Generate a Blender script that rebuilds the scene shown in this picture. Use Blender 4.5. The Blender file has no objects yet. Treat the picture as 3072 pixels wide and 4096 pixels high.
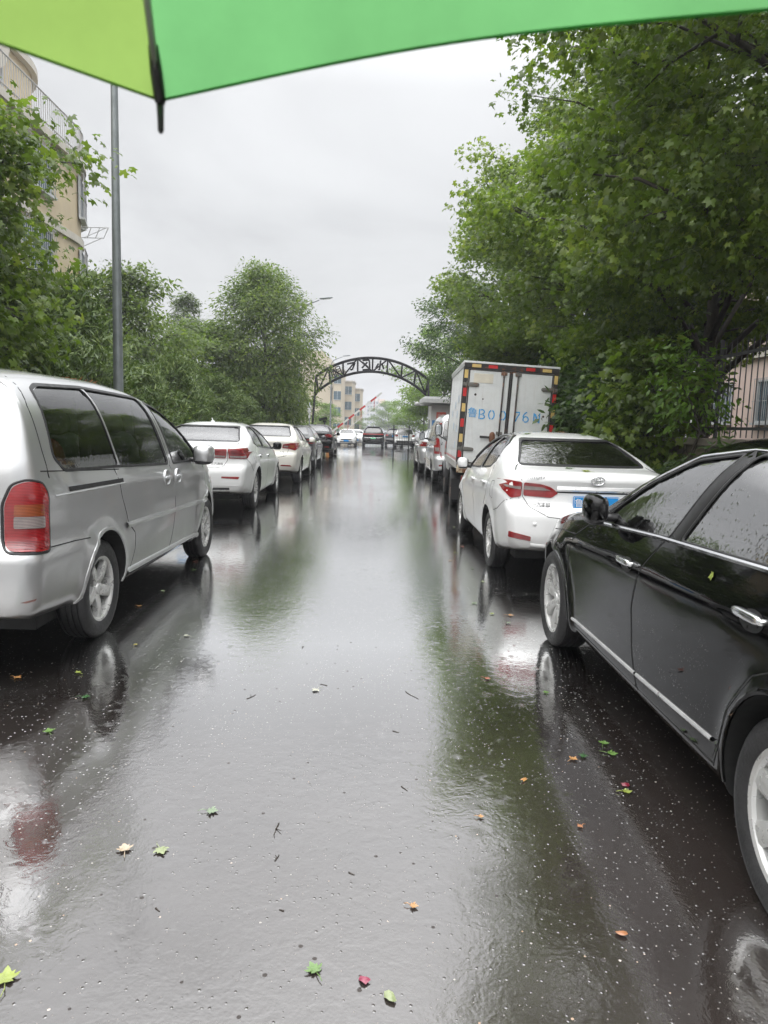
import bpy, bmesh, math, random
import numpy as np
from mathutils import Vector, Matrix, geometry, interpolate
from mathutils.bvhtree import BVHTree
R = math.radians
PI = math.pi
random.seed(7)
scene = bpy.context.scene
COL = scene.collection

# ------------------------------------------------------------------ camera solve (used for placing)
CAM_H = 1.5
def ground_z(y):
    """The street drops very slightly beyond 30 m."""
    if y < 30: return 0.0
    t = y - 30
    return -0.012 * t * t / (t + 6)

# ------------------------------------------------------------------ node helpers
def newmat(name):
    m = bpy.data.materials.new(name); m.use_nodes = True
    nt = m.node_tree
    b = nt.nodes['Principled BSDF']
    return m, nt, b
def N(nt, typ, **kw):
    n = nt.nodes.new(typ)
    for k, v in kw.items():
        if k.startswith('i_'):
            key = k[2:]
            key = int(key) if key.isdigit() else key.replace('_', ' ')
            n.inputs[key].default_value = v
        else: setattr(n, k, v)
    return n
def L(nt, a, b): nt.links.new(a, b)
def math_node(nt, op, a, b=None, clamp=False):
    n = nt.nodes.new('ShaderNodeMath'); n.operation = op; n.use_clamp = clamp
    for i, v in enumerate((a, b)):
        if v is None: continue
        if isinstance(v, (int, float)): n.inputs[i].default_value = v
        else: nt.links.new(v, n.inputs[i])
    return n.outputs[0]
def ramp(nt, fac, stops, interp='LINEAR'):
    n = nt.nodes.new('ShaderNodeValToRGB'); cr = n.color_ramp; cr.interpolation = interp
    while len(cr.elements) > 1: cr.elements.remove(cr.elements[-1])
    for i, (p, c) in enumerate(stops):
        e = cr.elements[0] if i == 0 else cr.elements.new(p)
        e.position = p
        e.color = (c, c, c, 1) if isinstance(c, (int, float)) else (*c, 1)
    nt.links.new(fac, n.inputs[0])
    return n.outputs[0]
def objco(nt): return nt.nodes.new('ShaderNodeTexCoord').outputs['Object']
def noise(nt, scale, detail=3, rough=.5, vec=None, dist=0):
    n = nt.nodes.new('ShaderNodeTexNoise')
    n.inputs['Scale'].default_value = scale; n.inputs['Detail'].default_value = detail
    n.inputs['Roughness'].default_value = rough; n.inputs['Distortion'].default_value = dist
    if vec is not None: nt.links.new(vec, n.inputs['Vector'])
    return n.outputs['Fac']
def bump(nt, h, strength, dist, bsdf=None, nrm=None, sock='Normal'):
    n = nt.nodes.new('ShaderNodeBump'); n.inputs['Strength'].default_value = strength
    n.inputs['Distance'].default_value = dist
    nt.links.new(h, n.inputs['Height'])
    if nrm is not None: nt.links.new(nrm, n.inputs['Normal'])
    if bsdf is not None: nt.links.new(n.outputs[0], bsdf.inputs[sock])
    return n.outputs[0]

def simple(name, col, rough=.5, metal=0., coat=0., var=.12, vscale=6, bmp=0., bscale=40, spec=.5):
    """plain material with a little procedural variation"""
    m, nt, b = newmat(name)
    b.inputs['Roughness'].default_value = rough; b.inputs['Metallic'].default_value = metal
    b.inputs['Coat Weight'].default_value = coat; b.inputs['Coat Roughness'].default_value = .05
    b.inputs['Specular IOR Level'].default_value = spec
    co = objco(nt)
    f = noise(nt, vscale, 4, .6, co)
    c0 = tuple(max(0, c * (1 - var)) for c in col); c1 = tuple(min(1, c * (1 + var)) for c in col)
    L(nt, ramp(nt, f, [(.3, c0), (.7, c1)]), b.inputs['Base Color'])
    L(nt, ramp(nt, noise(nt, vscale * 2.3, 3, .5, co), [(.3, max(0, rough - .08)), (.7, min(1, rough + .1))]), b.inputs['Roughness'])
    if bmp: bump(nt, noise(nt, bscale, 4, .6, co), bmp, .01, b)
    return m

def drops(nt, co, scale, cut=.42, streak=1.0):
    """rain beads: height field of small rounded drops, thinned out by a noise"""
    mp = N(nt, 'ShaderNodeMapping'); mp.inputs['Scale'].default_value = (1, 1, streak); L(nt, co, mp.inputs['Vector'])
    v = N(nt, 'ShaderNodeTexVoronoi', i_Scale=scale); L(nt, mp.outputs[0], v.inputs['Vector'])
    sep = N(nt, 'ShaderNodeSeparateColor'); L(nt, v.outputs['Color'], sep.inputs[0])
    rad = math_node(nt, 'MULTIPLY', sep.outputs[0], .38)
    d = math_node(nt, 'SUBTRACT', rad, v.outputs['Distance'])
    d = math_node(nt, 'MAXIMUM', d, 0.)
    d = math_node(nt, 'POWER', d, .6)
    g = ramp(nt, noise(nt, 7, 3, .6, co), [(cut, 0.), (cut + .15, 1.)])
    return math_node(nt, 'MULTIPLY', d, g)

def paint(name, col, metal=0., rough=.35, flake=0., drop=.35, dirt=.0, coat=1., spec=.5, cior=1.5):
    m, nt, b = newmat(name)
    co = objco(nt)
    b.inputs['Metallic'].default_value = metal; b.inputs['Roughness'].default_value = rough
    b.inputs['Specular IOR Level'].default_value = spec
    b.inputs['Coat Weight'].default_value = coat; b.inputs['Coat Roughness'].default_value = .03; b.inputs['Coat IOR'].default_value = cior
    f = noise(nt, 2.2, 4, .6, co)
    base = ramp(nt, f, [(.3, tuple(c * .95 for c in col)), (.7, tuple(min(1, c * 1.04) for c in col))])
    if dirt:   # road film: brown-grey grime that is thicker low on the body
        sx = N(nt, 'ShaderNodeSeparateXYZ'); L(nt, co, sx.inputs[0])
        low = ramp(nt, sx.outputs['Z'], [(.22, 1.), (.75, .0)])
        fac = math_node(nt, 'MULTIPLY', math_node(nt, 'MULTIPLY', low, noise(nt, 9, 5, .7, co)), dirt)
        mx = N(nt, 'ShaderNodeMix', data_type='RGBA'); L(nt, fac, mx.inputs[0]); L(nt, base, mx.inputs[6]); mx.inputs[7].default_value = (.16, .14, .12, 1)
        base = mx.outputs[2]
    L(nt, base, b.inputs['Base Color'])
    h = drops(nt, co, 95, .46)
    n1 = bump(nt, noise(nt, 1.3, 2, .5, co), .05, .02)
    bump(nt, h, drop, .006, b, n1, 'Coat Normal')
    return m

def glass(name, tint, refl=1.0, drop=.5, wet=.15, ior=1.75):
    """thin tinted pane: tinted see-through plus sky reflection, beaded with rain"""
    m, nt, b = newmat(name); nt.nodes.remove(b)
    out = nt.nodes['Material Output']
    co = objco(nt)
    h = drops(nt, co, 70, .40, .55)
    wv = noise(nt, 14, 3, .6, co)
    n1 = bump(nt, wv, wet, .012); nb = bump(nt, h, drop, .008, None, n1)
    tr = N(nt, 'ShaderNodeBsdfTransparent'); tr.inputs[0].default_value = (*tint, 1)
    gl = N(nt, 'ShaderNodeBsdfGlossy'); gl.inputs['Roughness'].default_value = .02; gl.inputs[0].default_value = (refl, refl, refl, 1)
    L(nt, nb, gl.inputs['Normal'])
    fr = N(nt, 'ShaderNodeFresnel', i_IOR=ior); L(nt, nb, fr.inputs['Normal'])
    mx = N(nt, 'ShaderNodeMixShader'); L(nt, math_node(nt, 'MULTIPLY', fr.outputs[0], 1.25, True), mx.inputs[0])
    L(nt, tr.outputs[0], mx.inputs[1]); L(nt, gl.outputs[0], mx.inputs[2])
    L(nt, mx.outputs[0], out.inputs[0])
    return m

def lens(name, col, rough=.12):
    m, nt, b = newmat(name); co = objco(nt)
    w = N(nt, 'ShaderNodeTexWave', i_Scale=38., i_Distortion=.4); w.bands_direction = 'Z'; L(nt, co, w.inputs['Vector'])
    c0 = tuple(c * .45 for c in col)
    big = noise(nt, 11, 2, .5, co)
    L(nt, ramp(nt, math_node(nt, 'MULTIPLY', math_node(nt, 'ADD', w.outputs['Fac'], big), .55), [(.25, c0), (.6, col), (.85, tuple(min(1, c * 1.5 + .02) for c in col))]), b.inputs['Base Color'])
    b.inputs['Roughness'].default_value = rough; b.inputs['Coat Weight'].default_value = 1; b.inputs['Coat Roughness'].default_value = .03
    bump(nt, w.outputs['Fac'], .25, .004, b)
    return m

# ------------------------------------------------------------------ mesh helpers
def link(o, parent=None):
    COL.objects.link(o)
    if parent is not None: o.parent = parent
    return o
def mesh_obj(name, verts, faces, mats=None, parent=None, smooth=False, midx=None, sharp=None):
    me = bpy.data.meshes.new(name)
    me.from_pydata([tuple(v) for v in verts], [], [tuple(f) for f in faces])
    if mats is not None:
        for m in (mats if isinstance(mats, (list, tuple)) else [mats]): me.materials.append(m)
    if midx is not None: me.polygons.foreach_set('material_index', midx)
    if smooth: me.polygons.foreach_set('use_smooth', [True] * len(me.polygons))
    me.update()
    if sharp is not None: me.set_sharp_from_angle(angle=R(sharp))
    return link(bpy.data.objects.new(name, me), parent)
def empty(name, loc=(0, 0, 0), rz=0.):
    o = bpy.data.objects.new(name, None); o.empty_display_size = .2
    o.location = loc; o.rotation_euler = (0, 0, rz); COL.objects.link(o); return o
def tag(o, label=None, cat=None, group=None, kind=None):
    if label: o['label'] = label
    if cat: o['category'] = cat
    if group: o['group'] = group
    if kind: o['kind'] = kind
    return o
def copy_tree(o, parent=None):
    c = o.copy(); COL.objects.link(c)
    if parent is not None: c.parent = parent
    for ch in list(o.children): copy_tree(ch, c)
    return c

class MB:
    """collects simple solids into ONE mesh (one part)"""
    def __init__(s): s.v = []; s.f = []; s.m = []; s.mi = 0
    def add(s, v, f):
        o = len(s.v); s.v += [tuple(p) for p in v]; s.f += [tuple(i + o for i in q) for q in f]; s.m += [s.mi] * len(f); return s
    def box(s, c, d, rot=None, bev=0.):
        x, y, z = (k / 2 for k in d)
        if bev <= 0:
            v = [Vector((i * x, j * y, k * z)) for k in (-1, 1) for j in (-1, 1) for i in (-1, 1)]
            f = [(0, 2, 3, 1), (4, 5, 7, 6), (0, 1, 5, 4), (2, 6, 7, 3), (0, 4, 6, 2), (1, 3, 7, 5)]
        else:
            bm = bmesh.new(); bmesh.ops.create_cube(bm, size=1.)
            for q in bm.verts: q.co = Vector((q.co.x * d[0], q.co.y * d[1], q.co.z * d[2]))
            bmesh.ops.bevel(bm, geom=bm.edges[:], offset=min(bev, min(d) * .49), segments=2, affect='EDGES', profile=.6)
            bm.verts.index_update(); v = [q.co.copy() for q in bm.verts]; f = [[q.index for q in a.verts] for a in bm.faces]; bm.free()
        M = rot if rot is not None else Matrix.Identity(3)
        return s.add([M @ p + Vector(c) for p in v], f)
    def tube(s, pts, r, n=8, caps=True):
        pts = [Vector(p) for p in pts]; k = len(pts)
        rs = r if isinstance(r, (list, tuple)) else [r] * k
        v = []; up = Vector((0, 0, 1)); prev = None
        for i, p in enumerate(pts):
            t = (pts[min(i + 1, k - 1)] - pts[max(i - 1, 0)]).normalized()
            if prev is None:
                a = up if abs(t.z) < .9 else Vector((1, 0, 0))
                n1 = t.cross(a).normalized()
            else:
                n1 = (prev - t * prev.dot(t)).normalized()
            prev = n1; n2 = t.cross(n1)
            for j in range(n):
                a = 2 * PI * j / n; v.append(p + (n1 * math.cos(a) + n2 * math.sin(a)) * rs[i])
        f = [(i * n + j, i * n + (j + 1) % n, (i + 1) * n + (j + 1) % n, (i + 1) * n + j) for i in range(k - 1) for j in range(n)]
        if caps: f += [tuple(range(n - 1, -1, -1)), tuple((k - 1) * n + j for j in range(n))]
        return s.add(v, f)
    def lathe(s, prof, n=32, axis='X', c=(0, 0, 0), closed=True):
        """prof: list of (radius, offset along axis)"""
        v = []; k = len(prof)
        for r, h in prof:
            for j in range(n):
                a = 2 * PI * j / n; p = (h, r * math.cos(a), r * math.sin(a))
                if axis == 'Z': p = (r * math.cos(a), r * math.sin(a), h)
                if axis == 'Y': p = (r * math.cos(a), h, r * math.sin(a))
                v.append(Vector(p) + Vector(c))
        f = [(i * n + j, i * n + (j + 1) % n, (i + 1) * n + (j + 1) % n, (i + 1) * n + j) for i in range(k - 1 + (1 if closed else 0)) for j in range(n)] if not closed else \
            [(i * n + j, i * n + (j + 1) % n, ((i + 1) % k) * n + (j + 1) % n, ((i + 1) % k) * n + j) for i in range(k) for j in range(n)]
        return s.add(v, f)
    def ellipsoid(s, c, d, n=12, m=8, p=2.0, rot=None):
        """superellipsoid"""
        v = []; sg = lambda x, e: math.copysign(abs(x) ** e, x); e = 2 / p
        M = rot if rot is not None else Matrix.Identity(3)
        for i in range(m + 1):
            b = -PI / 2 + PI * i / m
            for j in range(n):
                a = 2 * PI * j / n
                v.append(M @ Vector((d[0] * sg(math.cos(b), e) * sg(math.cos(a), e), d[1] * sg(math.cos(b), e) * sg(math.sin(a), e), d[2] * sg(math.sin(b), e))) + Vector(c))
        f = [(i * n + j, i * n + (j + 1) % n, (i + 1) * n + (j + 1) % n, (i + 1) * n + j) for i in range(m) for j in range(n)]
        return s.add(v, f)
    def prism(s, poly, h0, h1, axis='Y'):
        """extrude a 2-D outline; axis Y: poly is (x,z), X: poly is (y,z), Z: poly is (x,y)"""
        k = len(poly)
        def P(a, b, h): return {'Y': (a, h, b), 'X': (h, a, b), 'Z': (a, b, h)}[axis]
        v = [P(a, b, h0) for a, b in poly] + [P(a, b, h1) for a, b in poly]
        f = [(i, (i + 1) % k, k + (i + 1) % k, k + i) for i in range(k)] + [tuple(range(k - 1, -1, -1)), tuple(range(k, 2 * k))]
        return s.add(v, f)
    def build(s, name, mats, parent=None, smooth=False, sharp=None, fix=True):
        if not s.v: return None
        o = mesh_obj(name, s.v, s.f, mats, parent, smooth, s.m)
        if fix:
            bm = bmesh.new(); bm.from_mesh(o.data); bmesh.ops.remove_doubles(bm, verts=bm.verts[:], dist=1e-6)
            bmesh.ops.recalc_face_normals(bm, faces=bm.faces[:]); bm.to_mesh(o.data); bm.free()
        if sharp is not None: o.data.set_sharp_from_angle(angle=R(sharp))
        return o

def pchip(pts):
    x = np.array([p[0] for p in pts], float); y = np.array([p[1] for p in pts], float)
    h = np.diff(x); d = np.diff(y) / h; n = len(x); m = np.zeros(n)
    for i in range(1, n - 1):
        if d[i - 1] * d[i] > 0:
            w1 = 2 * h[i] + h[i - 1]; w2 = h[i] + 2 * h[i - 1]; m[i] = (w1 + w2) / (w1 / d[i - 1] + w2 / d[i])
    m[0] = d[0]; m[-1] = d[-1]
    def f(q):
        q = np.clip(np.asarray(q, float), x[0], x[-1]); i = np.clip(np.searchsorted(x, q, side='right') - 1, 0, n - 2)
        t = (q - x[i]) / h[i]
        return (1 + 2 * t) * (1 - t) ** 2 * y[i] + t * (1 - t) ** 2 * h[i] * m[i] + t * t * (3 - 2 * t) * y[i + 1] + t * t * (t - 1) * h[i] * m[i + 1]
    return f
def sstep(a, b, x):
    t = np.clip((np.asarray(x, float) - a) / (b - a), 0, 1); return t * t * (3 - 2 * t)

def round_poly(poly, r, n=4):
    out = []; k = len(poly)
    for i in range(k):
        p0, p1, p2 = (Vector(poly[(i + j) % k]) for j in (-1, 0, 1))
        rr = min(r, (p0 - p1).length * .45, (p2 - p1).length * .45)
        a = p1 + (p0 - p1).normalized() * rr; b = p1 + (p2 - p1).normalized() * rr
        for j in range(n + 1):
            t = j / n; out.append(tuple((a * (1 - t) + p1 * t) * (1 - t) + (p1 * (1 - t) + b * t) * t))
    return out
def resample(pl, ds, closed=False):
    pl = [Vector(p) for p in pl]
    if closed: pl = pl + [pl[0]]
    out = []
    for a, b in zip(pl, pl[1:]):
        n = max(1, int(math.ceil((b - a).length / ds)))
        out += [a.lerp(b, i / n) for i in range(n)]
    if not closed: out.append(pl[-1])
    return out

def text_mesh(s, size=1.0, ext=0.0, res=2, shear=0.):
    cu = bpy.data.curves.new('lettering', 'FONT'); cu.body = s; cu.size = size; cu.extrude = ext; cu.resolution_u = res
    cu.align_x = 'CENTER'; cu.align_y = 'CENTER'; cu.shear = shear
    o = bpy.data.objects.new('lettering', cu); COL.objects.link(o)
    dg = bpy.context.evaluated_depsgraph_get(); me = bpy.data.meshes.new_from_object(o.evaluated_get(dg))
    v = [q.co.copy() for q in me.vertices]; f = [tuple(p.vertices) for p in me.polygons]
    bpy.data.objects.remove(o); bpy.data.curves.remove(cu); bpy.data.meshes.remove(me)
    return v, f
# ------------------------------------------------------------------ car bodies
class Car:
    """One lofted body shell. s runs rear->front along local Y (0 = rear axle), x to the right, z up."""
    def __init__(c, sp):
        c.sp = sp; g = sp.get
        s0, s1 = sp['top'][0][0], sp['top'][-1][0]
        c.s0, c.s1 = s0, s1
        top, sh, bot, w = pchip(sp['top']), pchip(sp['sh']), pchip(sp['bot']), pchip(sp['w'])
        side = pchip(g('side', [(0, .90), (.05, .945), (.16, .975), (.42, .995), (.6, 1.0), (.78, .993), (.92, .97), (1, .945)]))
        rprof = pchip(g('rear', [(0, .0), (2, 0)])); fprof = pchip(g('front', [(0, 0), (2, 0)]))
        kr, kf, tum, p = g('kr', .16), g('kf', .30), g('tum', .34), g('p', 4.6)
        ds = g('ds', .045)
        rr, rf = g('rr', .09), g('rf', .12)
        n = int((s1 - s0) / ds)
        S = sorted(set([s0 + rr * q for q in (0, .04, .14, .3, .5, .75)] + [s1 - rf * q for q in (0, .04, .14, .3, .5, .75)] + list(np.linspace(s0 + rr, s1 - rf, n))))
        nb, nl, nu = 8, g('nl', 18), g('nu', 22)
        T = np.linspace(0, 1, 240) * PI / 2
        V = []; K = nb + nl + nu
        tl = np.linspace(0, 1, nl + 1) ** 1.0
        for s in S:
            W, zt, zs, zb = float(w(s)), float(top(s)), float(sh(s)), float(bot(s))
            q = max(0., (s0 + rr - s) / rr); q2 = max(0., (s - (s1 - rf)) / rf)
            cc = (1 - math.sqrt(max(0, 1 - q * q))); c2 = (1 - math.sqrt(max(0, 1 - q2 * q2)))
            W -= rr * cc + rf * c2; zt -= (rr * cc + rf * c2) * .55; zs -= (rr * cc + rf * c2) * .5; zb += (rr * cc + rf * c2) * .5
            half = []
            wb0 = W * float(side(0))
            for j in range(nb): half.append((wb0 * j / nb, zb))
            zl = zb + (zs - zb) * tl; yl = W * side(tl)
            for y, z in zip(yl, zl): half.append((y, z))           # nl+1 points, last is the shoulder
            wb = float(yl[-1]); H = max(zt - zs, .012)
            cz = np.sin(T) ** (2 / p); cy = np.cos(T) ** (2 / p)
            yy = (wb - tum * H * cz) * cy; zz = zs + H * cz - .03 * min(1, H / .35) * (yy / wb) ** 2 * cz
            d = np.concatenate([[0], np.cumsum(np.hypot(np.diff(yy), np.diff(zz)))]); t = np.linspace(0, d[-1], nu + 1)[1:]
            yy = np.interp(t, d, yy); zz = np.interp(t, d, zz); yy[-1] = 0
            half += list(zip(yy, zz))
            loop = half + [(-y, z) for y, z in half[-2:0:-1]]
            V += [(y, s, z) for y, z in loop]
        K = nb + nl + 1 + nu; LN = 2 * (K - 1); ns = len(S)
        F = []
        for i in range(ns - 1):
            for j in range(LN):
                F.append((i * LN + j, i * LN + (j + 1) % LN, (i + 1) * LN + (j + 1) % LN, (i + 1) * LN + j))
        def cap(base, flip):
            M = 2 * nb; rows = []
            # bottom row, left -> right
            rows.append([base + (LN - j) % LN for j in range(nb, 0, -1)] + [base + j for j in range(0, nb + 1)])
            for k in range(nb + 1, K - 1):
                a, b = base + LN - k, base + k
                A, B = Vector(V[a]), Vector(V[b]); row = [a]
                for j in range(1, M):
                    V.append(tuple(A.lerp(B, j / M))); row.append(len(V) - 1)
                rows.append(row + [b])
            for r0, r1 in zip(rows, rows[1:]):
                for j in range(M):
                    f = (r0[j], r0[j + 1], r1[j + 1], r1[j]); F.append(f if flip else f[::-1])
            tc = base + K - 1
            for j in range(M):
                f = (rows[-1][j], rows[-1][j + 1], tc); F.append(f if flip else f[::-1])
        cap(0, True); cap((ns - 1) * LN, False)
        A = np.array(V); x, s, z = A[:, 0].copy(), A[:, 1].copy(), A[:, 2]
        Wm = max(q[1] for q in sp['w'])
        # flared arches and pressed side lines
        dx = np.zeros(len(A)); sd = (z < sh(s) + .02) & (np.abs(x) > .55 * Wm)
        for (ax, az, r) in c.arches():
            rad = np.hypot(s - ax, z - az); dx += g('flare', .012) * np.exp(-((rad - r) / .055) ** 2) * (z > .15)
        for (pts, amp, wd) in g('lines', []):
            zl = pchip(pts)(s); dx += amp * .5 * (np.tanh((zl - z) / wd))
        x = x + np.where(sd, np.sign(x) * dx, 0)
        r_ = np.clip(np.abs(x) / Wm, 0, 1.1) ** 2.2
        gr = 1 - sstep(s0, s0 + g('br', 1.1), s); gf = sstep(s1 - g('bf', 2.2), s1, s)
        er = 1 - sstep(s0, s0 + .35, s); ef = sstep(s1 - .45, s1, s)
        s2 = s + kr * r_ * gr - kf * r_ * gf + rprof(z) * er + fprof(z) * ef
        # keep arches un-warped in z only
        A = np.stack([x, s2, z], 1)
        c.V = [tuple(v) for v in A]; c.F = F
        c.bvh = BVHTree.FromPolygons(c.V, F)
        # smooth vertex normals of the uncut shell
        me = bpy.data.meshes.new('shell'); me.from_pydata(c.V, [], F); me.update()
        bm = bmesh.new(); bm.from_mesh(me); bmesh.ops.recalc_face_normals(bm, faces=bm.faces[:]); bm.to_mesh(me); bm.free(); me.update()
        c.N = [v.normal.copy() for v in me.vertices]; c.F = [tuple(p.vertices) for p in me.polygons]; c.me = me
        c.bvh = BVHTree.FromPolygons(c.V, c.F)
    def arches(c):
        sp = c.sp; r = sp.get('arch', sp['wr'] + .05)
        return [(0., sp['wr'] + .0, r), (sp['wb'], sp['wr'] + .0, r)]
    def nrm(c, co):
        loc, n, i, d = c.bvh.find_nearest(co)
        if i is None: return Vector((0, 0, 1))
        f = c.F[i]; ws = interpolate.poly_3d_calc([Vector(c.V[k]) for k in f], loc)
        v = Vector()
        for k, wgt in zip(f, ws): v += c.N[k] * wgt
        return v.normalized() if v.length > 1e-6 else n
    AX = {'L': ((-1, 0, 0), 0), 'R': ((1, 0, 0), 0)}
    def hit(c, a, b, axis):
        """axis L/R: (s,z) seen from that side; B/F: (x,z) from behind/front; T: (x,s) from above; ('D',deg,sgn): (u,z) from the rear corner"""
        if axis == 'L': o, d = Vector((-4, a, b)), Vector((1, 0, 0))
        elif axis == 'R': o, d = Vector((4, a, b)), Vector((-1, 0, 0))
        elif axis == 'B': o, d = Vector((a, c.s0 - 4, b)), Vector((0, 1, 0))
        elif axis == 'F': o, d = Vector((a, c.s1 + 4, b)), Vector((0, -1, 0))
        elif axis == 'T': o, d = Vector((a, b, 5)), Vector((0, 0, -1))
        else:
            _, ang, sg, base = axis
            e = Vector((math.cos(ang) * sg, math.sin(ang), 0)); d = Vector((-math.sin(ang) * sg, math.cos(ang), 0))
            # plane through the rear corner (sg*W, s0)
            cr = Vector((sg * base[0], base[1], 0)); o = cr + e * a + Vector((0, 0, b)) - d * 3
        h = c.bvh.ray_cast(o, d)
        if h[0] is None:
            n = c.bvh.find_nearest(o + d * 3); return n[0], d
        return h[0], d
    def setn(c, o, keep=None):
        """shade a cut or laid-on piece with the normals of the untouched shell"""
        me = o.data; cache = {}; ln = []
        for p in me.polygons:
            own = keep is not None and not keep(p)
            for v in p.vertices:
                if own: ln.append(p.normal.copy()); continue
                if v not in cache: cache[v] = c.nrm(me.vertices[v].co)
                ln.append(cache[v])
        me.polygons.foreach_set('use_smooth', [True] * len(me.polygons)); me.normals_split_custom_set(ln)
    def patch(c, name, poly, axis, off, mat, parent, grid=.05, skirt=.006, smooth_normals=True):
        pl = resample(poly, grid * .8, True); k = len(pl)
        xs = [p[0] for p in pl]; ys = [p[1] for p in pl]
        pts = [Vector((p[0], p[1])) for p in pl]; edges = [(i, (i + 1) % k) for i in range(k)]
        def inside(q):
            r = False; j = k - 1
            for i in range(k):
                if (pl[i][1] > q[1]) != (pl[j][1] > q[1]) and q[0] < (pl[j][0] - pl[i][0]) * (q[1] - pl[i][1]) / (pl[j][1] - pl[i][1]) + pl[i][0]: r = not r
                j = i
            return r
        a = min(xs) + grid / 2
        while a < max(xs):
            b = min(ys) + grid / 2
            while b < max(ys):
                if inside((a, b)) and min((Vector((a, b)) - p).length for p in pts[:k]) > grid * .45: pts.append(Vector((a, b)))
                b += grid
            a += grid
        v2, e2, f2, ov, oe, of = geometry.delaunay_2d_cdt(pts, edges, [list(range(k))], 1, 1e-6)
        V = []; NR = []
        for p in v2:
            h, d = c.hit(p[0], p[1], axis); n = c.nrm(h); V.append(h + n * off); NR.append(n)
        F = [tuple(f) for f in f2]
        # boundary
        cnt = {}
        for f in F:
            for i in range(len(f)):
                e = (f[i], f[(i + 1) % len(f)]); cnt[e] = cnt.get(e, 0) + 1
        bd = [e for e in cnt if (e[1], e[0]) not in cnt]
        nt = len(F)
        if skirt:
            m = {}
            for e in bd:
                for i in e:
                    if i not in m: m[i] = len(V); V.append(V[i] - NR[i] * (skirt + max(off, 0)))
            for a_, b_ in bd: F.append((b_, a_, m[a_], m[b_]))
        # orientation
        f0 = F[0]; fn = (V[f0[1]] - V[f0[0]]).cross(V[f0[2]] - V[f0[0]])
        if fn.dot(NR[f0[0]]) < 0: F = [f[::-1] for f in F]
        o = mesh_obj(name, V, F, mat, parent, True)
        if smooth_normals:
            ln = []
            for i, p in enumerate(o.data.polygons):
                for v in p.vertices: ln.append(NR[v] if (i < nt and v < len(NR)) else p.normal)
            o.data.normals_split_custom_set(ln)
        return o
    def strip(c, mb, pl, axis, width, off, ds=.05, closed=False, crown=0.):
        """a ribbon lying on the shell along a 2-D path; adds to a MB"""
        q = resample(pl, ds, closed); k = len(q); V = []; F = []
        for i, p in enumerate(q):
            t = (q[(i + 1) % k] - q[i - 1]) if closed else (q[min(i + 1, k - 1)] - q[max(i - 1, 0)])
            t = t.normalized(); nn = Vector((-t[1], t[0]))
            for u in (-.5, -.42, 0, .42, .5):
                r = p + nn * (width * u); h, d = c.hit(r[0], r[1], axis); n = c.nrm(h)
                V.append(h + n * (-.004 if abs(u) == .5 else off + (crown if u == 0 else 0)))
        m = k if closed else k - 1
        for i in range(m):
            for j in range(4):
                a, b = i * 5 + j, ((i + 1) % k) * 5 + j
                F.append((a, a + 1, b + 1, b))
        mb.add(V, F)
    def body(c, parent, mats, name='body', cutters=()):
        """mats: paint, arch liner, cabin lining"""
        o = bpy.data.objects.new(name, c.me.copy()); COL.objects.link(o); o.data.materials.clear()
        for m in mats: o.data.materials.append(m)
        tmp = []
        for (mb, mi) in cutters:
            mb.m = [mi] * len(mb.f); t = mb.build('cutter', mats); tmp.append(t)
            md = o.modifiers.new('cut', 'BOOLEAN'); md.operation = 'DIFFERENCE'; md.solver = 'EXACT'; md.object = t
        dg = bpy.context.evaluated_depsgraph_get(); dg.update()
        me = bpy.data.meshes.new_from_object(o.evaluated_get(dg)); o.modifiers.clear(); old = o.data; o.data = me; bpy.data.meshes.remove(old)
        for t in tmp: bpy.data.objects.remove(t)
        c.setn(o, lambda p: p.material_index == 0)
        o.parent = parent
        return o
    def arch_cut(c):
        mb = MB(); W = max(q[1] for q in c.sp['w'])
        for ax, az, r in c.arches():
            for sg in (-1, 1):
                mb.lathe([(.0001, sg * (W - .30)), (r * .98, sg * (W - .30)), (r, sg * (W - .1)), (r, sg * (W + .3)), (.0001, sg * (W + .3))], 56, 'X', (0, ax, az), False)
        return mb
    def side_cut(c, polys):
        mb = MB()
        for p in polys: mb.prism(p, -2, 2, 'X')
        return mb
    def cabin_cut(c, poly, hw): return MB().prism(poly, -hw, hw, 'X')

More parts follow.
